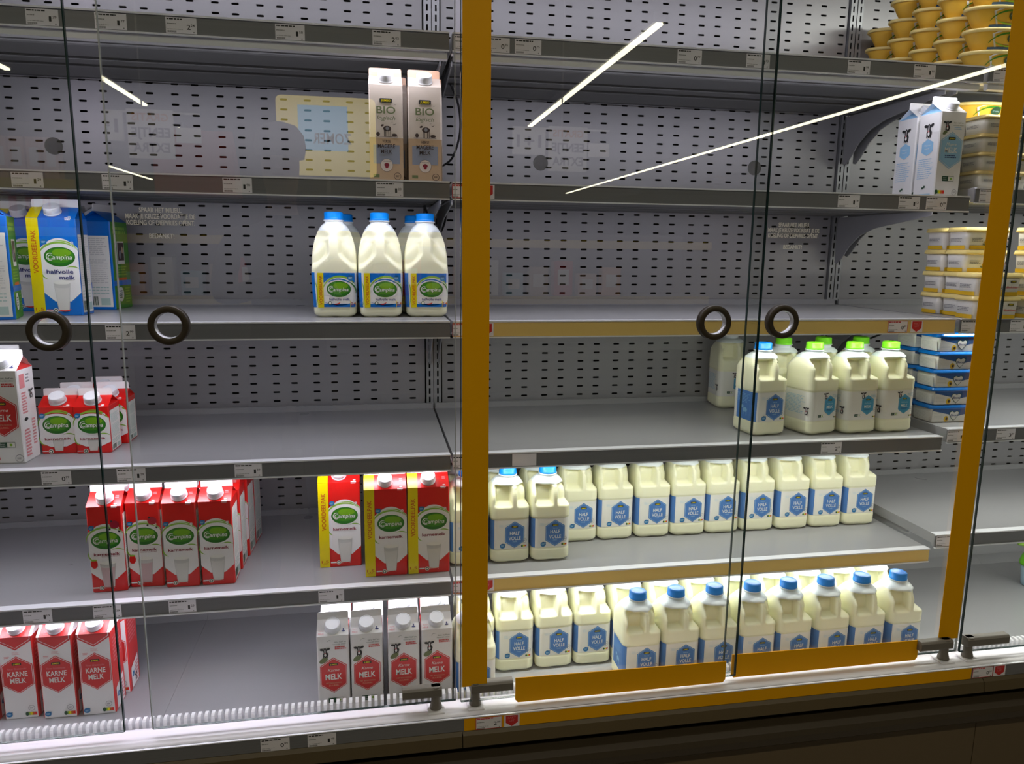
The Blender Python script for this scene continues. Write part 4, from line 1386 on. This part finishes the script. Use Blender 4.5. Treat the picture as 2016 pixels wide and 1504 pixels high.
lit = campina_carton('milk_carton', .0705, .070, .196, .220, .236, 'karnemelk', 'red_card', 'maroon_print')
fru = campina_carton('milk_carton', .0705, .070, .196, .220, .236, 'karnemelk', 'red_card', 'maroon_print', False, False, True)
z = ZS[4] + E_
g = 'tall red cartons on the lowest left shelf'
put(fru, -.7500, .0860, z, 'tall red carton with berries on the front, leftmost of the front four', 'carton', g, .02)
put(fru, -.6750, .1000, z, 'tall red carton with berries, second of the front four', 'carton', g, -.03)
put(lit, -.5980, .0880, z, 'tall red carton without berries, third of the front four', 'carton', g)
put(lit, -.5220, .0880, z, 'tall red carton without berries, rightmost of the front four', 'carton', g)
put(fru, -.7380, .1680, z, 'tall red carton behind the leftmost of the front four', 'carton', g)
put(lit, -.5930, .1720, z, 'tall red carton behind the third of the front four', 'carton', g)
put(lit, -.5180, .1640, z, 'tall red carton behind the rightmost of the front four', 'carton', g)
put(lit, -.5120, .2440, z, 'tall red carton third back in the right-hand file', 'carton', g, -.05)
put(lit, -.5080, .3200, z, 'tall red carton furthest back in the right-hand file', 'carton', g, -.08)

vor = campina_carton('milk_carton', .0965, .072, .210, .235, .250, 'karnemelk', 'red_card', 'maroon_print', True)
g = 'red family cartons with yellow strips'
put(vor, -.2550, .1450, z, 'red carton with yellow strip standing further back, left of three', 'carton', g)
put(vor, -.1480, .0770, z, 'red carton with yellow strip, middle of three', 'carton', g)
put(vor, -.0490, .0780, z, 'red carton with yellow strip, right of three beside the post', 'carton', g)
put(vor, -.1450, .1560, z, 'red carton with yellow strip directly behind the middle one', 'carton', g)
put(vor, -.0470, .1570, z, 'red carton with yellow strip directly behind the right one', 'carton', g)

red = store_carton('milk_carton', 'karne_red')
z = DECK + E_
g = 'red-roofed cartons on the fridge floor'
put(red, -.7930, .0850, z, 'red-roofed carton with red hexagon, rightmost on the fridge floor', 'carton', g, .0)
put(red, -.8730, .0850, z, 'red-roofed carton with red hexagon, middle of the front row', 'carton', g, .0)
put(red, -.9560, .0950, z, 'red-roofed carton with red hexagon, third from the right', 'carton', g, .0)
put(red, -1.0370, .0950, z, 'red-roofed carton mostly outside the left frame edge', 'carton', g)
put(red, -.7850, .1640, z, 'red-roofed carton behind the rightmost one, side showing', 'carton', g)
put(red, -.8680, .1640, z, 'red-roofed carton behind the middle front one', 'carton', g)
put(red, -.9500, .1700, z, 'red-roofed carton behind the third from the right', 'carton', g)
g = 'cow cartons on the fridge floor'
for i, xx in enumerate((-.2700, -.1960, -.1140, -.0390)):
    w_ = ('leftmost', 'second from left', 'third from left, behind the hinge', 'rightmost, next to the yellow post')[i]
    put(cowc, xx, -.0080 - .002 * i, z, 'white cow carton with red hexagon in the front row, %s' % w_, 'carton', g, .01)
    put(cowc, xx + .003, .0720, z, 'white cow carton in the second row, %s' % w_.split(',')[0], 'carton', g)

# ================================================================== JUGS
half = jug('milk_jug', 'half'); vol = jug('milk_jug', 'vol'); fam = jug('milk_jug', 'voordeel')
N_ = ['first', 'second', 'third', 'fourth', 'fifth', 'sixth', 'seventh', 'eighth', 'ninth', 'tenth', 'eleventh', 'twelfth']
z = ZS[2] + E_
g = 'family jugs with yellow strip labels'
put(fam, -.2510, .1520, z, 'tall blue-capped milk jug with green oval, left of the three', 'jug', g)
put(fam, -.1490, .1470, z, 'tall blue-capped milk jug with green oval, middle of the three', 'jug', g)
put(fam, -.0450, .1500, z, 'tall blue-capped milk jug with green oval, right of the three', 'jug', g)
put(fam, -.2330, .2620, z, 'blue-capped milk jug behind the left of the three', 'jug', g)
put(fam, -.0660, .2630, z, 'blue-capped milk jug behind the right of the three', 'jug', g)
z = ZS[3] + E_
g = 'jugs on the fourth middle shelf'
put(half, .8020, .1080, z, 'blue-capped milk jug in front of the green-capped ones', 'jug', g, .10)
put(vol, .9400, .1000, z, 'green-capped milk jug turned slightly right, leftmost in front', 'jug', g, .22)
put(vol, 1.0500, .0960, z, 'green-capped milk jug in front, middle', 'jug', g, .04)
put(vol, 1.1560, .0980, z, 'green-capped milk jug in front, rightmost beside blue tubs', 'jug', g, .04)
put(vol, .9160, .2080, z, 'green-capped milk jug behind, leftmost of the rear three', 'jug', g)
put(vol, 1.0320, .2060, z, 'green-capped milk jug behind, middle of the rear three', 'jug', g)
put(vol, 1.1450, .2060, z, 'green-capped milk jug behind, rightmost of the rear three', 'jug', g)
put(vol, .8750, .4300, z, 'dim milk jug alone at the very back wall', 'jug', g, -.1)
z = ZS[4] + E_
g = 'jugs on the lowest middle shelf'
put(half, .0500, .1160, z, 'blue-labelled jug half hidden by the tall yellow strip, lowest shelf', 'jug', g)
put(half, .1500, .1160, z, 'blue-capped jug standing in front, first right of the yellow strip', 'jug', g)
put(half, .2500, .1130, z, 'blue-capped jug standing in front, second right of the yellow strip', 'jug', g)
for i, xx in enumerate((.052, .151, .252, .3530, .4520, .5560, .6570, .7550, .8590, .9620, 1.0650, 1.1690)):
    if i < 3:
        lb = 'milk jug behind the front one %s, lowest shelf' % ('beside the yellow strip', 'first right of the yellow strip', 'second right of the yellow strip')[i]
    else:
        lb = 'milk jug in the set-back row of nine on the lowest shelf, %s from left' % N_[i - 3]
    put(half, xx, .2200 + .001 * (i % 3), z, lb, 'jug', g, random.uniform(-.03, .03))
z = DECK + E_
g = 'jugs on the fridge floor'
put(half, .0500, -.0060, z, 'milk jug on the fridge floor behind the tall yellow strip, front', 'jug', g)
for i, xx in enumerate((.455, .554, .655, .757, .856, .960, 1.062, 1.168)):
    put(half, xx, -.0020, z, 'blue-capped jug in the front row on the fridge floor, %s of eight' % N_[i], 'jug', g, random.uniform(-.02, .02) + .0)
for i, xx in enumerate((.066, .166, .267, .368, .469, .571, .672, .774, .877, .980, 1.083, 1.185)):
    put(half, xx, .1180, z, 'jug in the second row on the fridge floor, %s from left' % N_[i], 'jug', g, random.uniform(-.02, .02))

# ================================================================== TUBS IN THE RIGHT BAY
bowl = bowl_tub('margarine_tub')
z = ZT[0] + E_
g = 'stacked yellow oval tubs'
for i in range(5):
    yy = .078 + .0935 * i
    for k in range(4 if i == 4 else (5 if i else 4)):
        put(bowl, 1.345 + .002 * ((i + k) % 2), yy, z + .0505 * k, 'yellow oval tub, layer %s from the bottom in the %s stack from the front' % (N_[k], N_[i]), 'tub', g)
gold = box_tub('butter_tub', .150, .075, .0430, 'tub_grey', 'tub_gold', None, 'gold')
z = ZT[1] + E_
g = 'grey tubs with gold lids'
for i in range(2):
    for k in range(4):
        put(gold, 1.352 + .002 * (k % 2), .048 + .082 * i, z + .0432 * k, 'grey tub with gold lid, %s from the bottom in the %s stack' % (N_[k], ('front', 'rear')[i]), 'tub', g)
put(bowl, 1.390, .150, z + .0432 * 4, 'yellow oval tub lying on top of the gold-lidded stack', 'tub', 'grey tubs with gold lids')
yel = box_tub('margarine_tub', .135, .072, .0560, 'tub_white', 'tub_lid_yellow', 'tub_band', 'yellow')
z = ZT[2] + E_
g = 'white tubs with yellow bands'
for (xx, yy, n, nm) in ((1.345, .010, 2, 'short front'), (1.372, .088, 4, 'second'), (1.372, .165, 4, 'rear'), (1.505, .012, 4, 'right-hand')):
    for k in range(n):
        put(yel, xx, yy + .0005 * k, z + .0562 * k, 'white tub with yellow band and lid, %s from the bottom in the %s stack' % (N_[k], nm), 'tub', g)
becel = box_tub('margarine_tub', .150, .078, .0468, 'tub_white', 'lid_blue', None, 'becel')
z = ZT[3] + E_
g = 'white tubs with blue lids'
for (yy, n, nm) in ((.100, 5, 'front'), (.190, 5, 'rear')):
    for k in range(n):
        put(becel, 1.339 + .001 * (k % 2), yy, z + .047 * k, 'white tub with blue lid and heart, %s from the bottom in the %s stack' % (N_[k], nm), 'tub', g)
# green lidded cup at the far right
t = thing('dessert_cup', 'clear cup with bright green leafy lid at the far right, fridge floor', 'cup', (1.905, .30, DECK + E_))
b = MB(); b.lathe([(.028, 0), (.030, .002), (.036, .07)], 'faint_blue', 28); b.build('cup_body', t)
b = MB(); b.lathe([(.040, .068), (.041, .075), (.034, .100), (.012, .112)], 'cap_green', 28); b.build('green_lid', t)
b = MB()
for k in range(5):
    an = k * 1.256 + .3
    b.tube([(0, 0, .11), (.03 * math.cos(an), .03 * math.sin(an), .135), (.055 * math.cos(an), .055 * math.sin(an), .137)], [.004, .008, .005], 'lime', 8)
b.build('leaf', t)

# ================================================================== CABLES
def cable(label, pts, rad=.0028):
    b = MB()
    P = []
    V = [Vector(p) for p in pts]
    for i in range(len(V) - 1):
        p0 = V[max(i - 1, 0)]; p1 = V[i]; p2 = V[i + 1]; p3 = V[min(i + 2, len(V) - 1)]
        for k in range(6):
            q = k / 6
            P.append(.5 * ((2 * p1) + (-p0 + p2) * q + (2 * p0 - 5 * p1 + 4 * p2 - p3) * q * q + (-p0 + 3 * p1 - 3 * p2 + p3) * q ** 3))
    P.append(V[-1])
    b.tube(P, rad, 'black_cable', 8)
    o = b.build('cable')
    return props(o, label, 'cable', 'black lighting cables')
cable('black cable looping below the second shelf beside the family jugs', [(-.03, .40, 1.615), (-.012, .42, 1.57), (.012, .45, 1.545), (.03, .47, 1.575), (.035, .48, 1.61)])
cable('black cable sagging behind the yellow strip above the second shelf', [(.03, .30, 1.90), (.055, .35, 1.86), (.062, .38, 1.80), (.045, .40, 1.74), (.02, .44, 1.72)])
cable('black cable below the middle shelf left of the yellow strip', [(.004, .40, 1.32), (.015, .42, 1.285), (.045, .42, 1.270), (.085, .41, 1.262)])
cable('black cable hanging below the fourth shelf at the right', [(1.222, .16, 1.03), (1.232, .25, .975), (1.225, .35, .93), (1.20, .42, .905), (1.14, .47, .90)])
cable('short black cable above the blue-lidded tubs', [(1.205, .25, 1.27), (1.228, .2, 1.30), (1.238, .17, 1.33)])

# ================================================================== THE STORE BEHIND THE CAMERA (seen only mirrored in the doors)
def lamp(x, ya, yb, label):
    t = thing('ceiling_lamp', label, 'lamp', (x, (ya + yb) / 2, 3.2), 0, 'long ceiling lamps of the store')
    h = abs(yb - ya) / 2
    b = MB(); b.box(-.05, .05, -h, h, .02, .10, 'gondola_grey'); b.build('lamp_housing', t)
    b = MB(); b.box(-.026, .026, -h, h, .0, .02, 'lamp_tube_slim'); b.build('light_tube', t)
lamp(2.0, -9.4, -4.5, 'long ceiling lamp mirrored as the steep bright line in the glass')
lamp(5.5, -21.0, -4.5, 'long ceiling lamp mirrored as the flat bright line in the glass')
lamp(-2.9, -9.0, -7.3, 'short ceiling lamp mirrored at the upper left')
lamp(-2.95, -12.4, -10.8, 'short ceiling lamp mirrored left of the dark head')
lamp(-3.7, -7.3, -6.2, 'ceiling lamp mirrored at the left frame edge')
lamp(-5.8, -20.0, -4.0, 'long ceiling lamp over the far left aisle')

def added_lamp_x(y, label):  # lamp added out of view above the aisle to brighten the fridge front
    t = thing('ceiling_lamp', label, 'lamp', (0, y, 3.2), 0, 'long ceiling lamps of the store')
    b = MB(); b.box(-3.5, 3.5, -.06, .06, .02, .10, 'gondola_grey'); b.build('lamp_housing', t)
    b = MB(); b.box(-3.5, 3.5, -.045, .045, .0, .02, 'added_lamp_tube'); b.build('light_tube', t)
added_lamp_x(-2.45, 'added unseen ceiling lamp parallel to the fridge, above the aisle')

t = thing('store_shelf', 'low store shelf with yellow edge opposite the fridge, seen mirrored', 'shelf', (-.6, -3.6, 0))
b = MB()
b.box(-1.1, 2.6, -.25, .0, 0, .15, 'gondola_grey'); b.box(-1.1, 2.6, -.26, -.24, 0, 1.62, 'gondola_grey')
b.build('rack', t)
for zz in (.5, .85, 1.2, 1.55):
    b = MB(); b.box(-1.1, 2.6, -.25, .22, zz, zz + .02, 'gondola_grey'); b.box(-1.1, 2.6, .22, .225, zz - .03, zz + .02, 'poster_yellow' if zz > 1 else 'strip_grey'); b.build('rack_shelf', t)
cols_ = ['peach_card', 'red_card', 'tan_card', 'poster_blue', 'white_card', 'sign_orange']
def simple_box(x, y, z, wd, d, h, c, label, grp):
    b = MB(); b.box(-wd / 2, wd / 2, -d / 2, d / 2, 0, h, c)
    b.box(-wd * .3, wd * .3, d / 2, d / 2 + .0006, h * .3, h * .75, 'white_card')
    b.ell = None
    o = b.build('grocery_carton'); o.location = (x, y, z)
    props(o, label, 'carton', grp); bev(o, .003, 2)
for i in range(9):
    simple_box(-2.58 + i * .085, -3.40, 1.862, .075, .07, .22, 'peach_card', 'peach carton, %s from left in the row mirrored at the left edge' % N_[i], 'mirrored peach cartons')
    simple_box(-2.58 + i * .085, -3.40, 1.602, .075, .07, .22, 'red_card', 'red carton, %s from left in the row mirrored below the peach ones' % N_[i], 'mirrored red cartons')
for i in range(20):
    simple_box(-1.7 + i * .16, -3.46, 1.222, .12, .09, .14 + .08 * ((i * 7) % 3) / 2, cols_[(i * 5) % 6], '%s grocery box on the opposite store shelf, %s from its %s end' % (['peach', 'red', 'tan', 'blue', 'white', 'orange'][(i * 5) % 6], N_[min(i, 19 - i)], 'left' if i < 10 else 'right'), 'boxes on the opposite shelf')
t = thing('store_shelf', 'tall store shelf with rows of peach and red cartons, mirrored at the left', 'shelf', (-2.3, -3.60, 0))
b = MB(); b.box(-.75, .52, -.06, -.04, 0, 2.2, 'gondola_grey'); b.build('rack', t)
for zz in (1.58, 1.84):
    b = MB(); b.box(-.75, .52, -.04, .26, zz, zz + .02, 'gondola_grey'); b.box(-.75, .52, .26, .264, zz - .03, zz + .02, 'poster_yellow'); b.build('rack_shelf', t)
# yellow promotion board
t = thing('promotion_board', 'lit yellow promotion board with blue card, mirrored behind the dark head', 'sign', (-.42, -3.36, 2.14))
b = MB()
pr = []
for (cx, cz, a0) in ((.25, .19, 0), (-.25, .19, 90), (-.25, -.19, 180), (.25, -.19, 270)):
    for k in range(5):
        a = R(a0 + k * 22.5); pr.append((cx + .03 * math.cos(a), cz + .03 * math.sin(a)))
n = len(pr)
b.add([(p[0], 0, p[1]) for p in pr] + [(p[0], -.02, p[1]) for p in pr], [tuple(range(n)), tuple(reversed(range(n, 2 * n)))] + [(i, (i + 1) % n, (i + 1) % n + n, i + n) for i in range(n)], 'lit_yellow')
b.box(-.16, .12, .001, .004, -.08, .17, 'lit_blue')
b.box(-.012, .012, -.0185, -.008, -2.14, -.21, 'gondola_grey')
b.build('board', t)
a = Art(); a.text('ZOMER', -.03, -.01, .06, 'white_card', 0, .22, .02)
a.build('board_lettering', t, lambda uu, vv, off: (-uu, .005 + off, vv))
def promo(x, zc, label):
    t = thing('hanging_sign', label, 'sign', (x, -3.30, zc))
    b = MB(); b.box(-.30, -.10, -.01, 0, -.06, .09, 'sign_grey'); b.box(-.08, .16, -.01, 0, -.15, .11, 'sign_grey'); b.box(.17, .30, -.01, 0, -.06, .02, 'sign_grey')
    b.box(-.3, .3, -.008, -.002, .09, .10, 'sign_grey'); b.box(-.004, .004, -.008, -.002, .1, 1.1, 'gondola_grey')
    b.build('sign_board', t)
    a = Art()
    F = lambda uu, vv, off: (-uu, .001 + off, vv)
    a.text('1+1', .20, .02, .07, 'black_print', 0, .15, .03)
    a.text('GRATIS', -.04, .07, .04, 'sign_orange', 0, .19, .03)
    a.text('EENTJE', -.04, -.01, .05, 'black_print', 0, .20, .03)
    a.text('EXTRA', -.04, -.09, .05, 'black_print', 0, .19, .03)
    a.text('WEKEN', -.235, -.02, .035, 'white_card', 0, .11, .03)
    a.build('sign_lettering', t, F)
# signs face the fridge; their mirrored lettering shows in the doors
promo(.96, 2.13, 'hanging promotion sign mirrored right of the tall yellow strip')
promo(-1.40, 2.13, 'hanging promotion sign mirrored at the left of the second shelf')
b = MB(); b.prism_x([(0, 0), (-.3, 0), (-.3, .1), (0, .45)], -.55, 0, 'store_red')
o = b.build('market_awning'); o.location = (-1.15, -4.6, 1.62 + .25); props(o, 'red slanted canopy of a store stand, mirrored left of the dark head', 'awning')

# the photographer, mirrored in the glass
def person():
    t = thing('person', 'person in dark clothes holding up a phone, mirrored in the glass', 'person', (-.53, -2.00, 0))
    V = []; Ed = []; Rd = []
    def v(x, y, z, rad, par=None):
        V.append((x, y, z)); Rd.append(rad); i = len(V) - 1
        if par is not None: Ed.append((par, i))
        return i
    pel = v(0, 0, 1.00, (.155, .11))
    ch = v(0, .01, 1.22, (.145, .10), pel); ch2 = v(0, .01, 1.45, (.17, .11), ch); nb = v(0, .0, 1.60, (.075, .07), ch2); nk = v(0, .01, 1.68, (.055, .055), nb)
    h1 = v(0, .02, 1.76, (.075, .085), nk); h2 = v(0, .02, 1.86, (.088, .10), h1); h3 = v(0, .01, 1.93, (.06, .07), h2)
    for sx in (-1, 1):
        hp = v(.10 * sx, 0, .93, (.09, .09), pel); kn = v(.11 * sx, .02, .52, (.062, .062), hp); an = v(.11 * sx, -.01, .10, (.042, .045), kn)
        v(.12 * sx, .16, .05, (.04, .035), v(.115 * sx, .05, .05, (.045, .04), an))
        sh = v(.20 * sx, .0, 1.55, (.062, .062), ch2); el = v(.26 * sx + .02, .14, 1.30, (.048, .048), sh)
        hx = (.34 - .05 if sx < 0 else .34 + .06)
        wr = v(hx - .05 + (.04 if sx > 0 else -.02), .27, 1.43, (.032, .030), el)
        pm = v(hx - .02 * sx * -1, .31, 1.48, (.036, .022), wr)
        for k in range(4):
            q = v(hx + .012 * sx * -1, .325, 1.465 + .018 * k, (.009, .009), pm)
            v(hx - .004 * sx, .338, 1.47 + .018 * k, (.008, .008), q)
        v(hx + .02 * sx * -1, .30, 1.51, (.010, .010), pm)
    me = bpy.data.meshes.new('body')
    me.from_pydata(V, Ed, [])
    o = bpy.data.objects.new('body', me); C.objects.link(o)
    o.modifiers.new('skin', 'SKIN')
    sv = me.skin_vertices[0].data if me.skin_vertices else None
    if sv is None:
        bmm = bmesh.new(); bmm.from_mesh(me); bmm.verts.layers.skin.verify(); bmm.to_mesh(me); bmm.free()
        sv = me.skin_vertices[0].data
    for i, s_ in enumerate(sv):
        s_.radius = Rd[i]
        s_.use_root = (i == 0)
    md = o.modifiers.new('smooth', 'SUBSURF'); md.levels = 2; md.render_levels = 2
    dg = bpy.context.evaluated_depsgraph_get()
    ev = o.evaluated_get(dg)
    m2 = bpy.data.meshes.new_from_object(ev)
    bpy.data.objects.remove(o)
    m2.materials.clear()
    for k in ('dark_cloth', 'skin', 'denim'): m2.materials.append(MATS[k])
    for p in m2.polygons:
        c = p.center
        p.use_smooth = True
        p.material_index = 1 if (c.z > 1.63 or (c.y > .28 and c.z > 1.4)) else (2 if c.z < .98 else 0)
    o = bpy.data.objects.new('body', m2); C.objects.link(o); o.parent = t
    b = MB()
    b.lathe([(.100, 1.86), (.108, 1.90), (.100, 1.95), (.07, 1.985), (.02, 2.0)], 'dark_cloth', 24, .95, 1.08, 0, .01)
    b.build('hair', t)
    b = MB()
    for sx in (-1, 1): b.lathe([(.008, 1.855), (.010, 1.865), (.006, 1.873)], 'brown_print', 10, 1, .6, .032 * sx, .108)
    b.lathe([(.014, 1.81), (.010, 1.835), (.005, 1.85)], 'skin', 10, 1, 1.2, 0, .115)
    b.box(-.022, .022, .095, .108, 1.785, 1.791, 'maroon_print')
    b.build('face', t)
    return t
person()
b = MB(); b.box(-.078, .078, -.005, .004, -.038, .038, 'black_print'); b.lathe([(.006, 0), (.006, .002)], 'grey_print', 14, M=Matrix.Translation((.06, .004, .02)) @ Matrix.Rotation(-PI / 2, 4, 'X'))
o = b.build('phone'); o.location = (-.161, -1.660, 1.485); props(o, 'black phone held sideways by the person mirrored in the glass', 'phone'); bev(o, .004, 3)
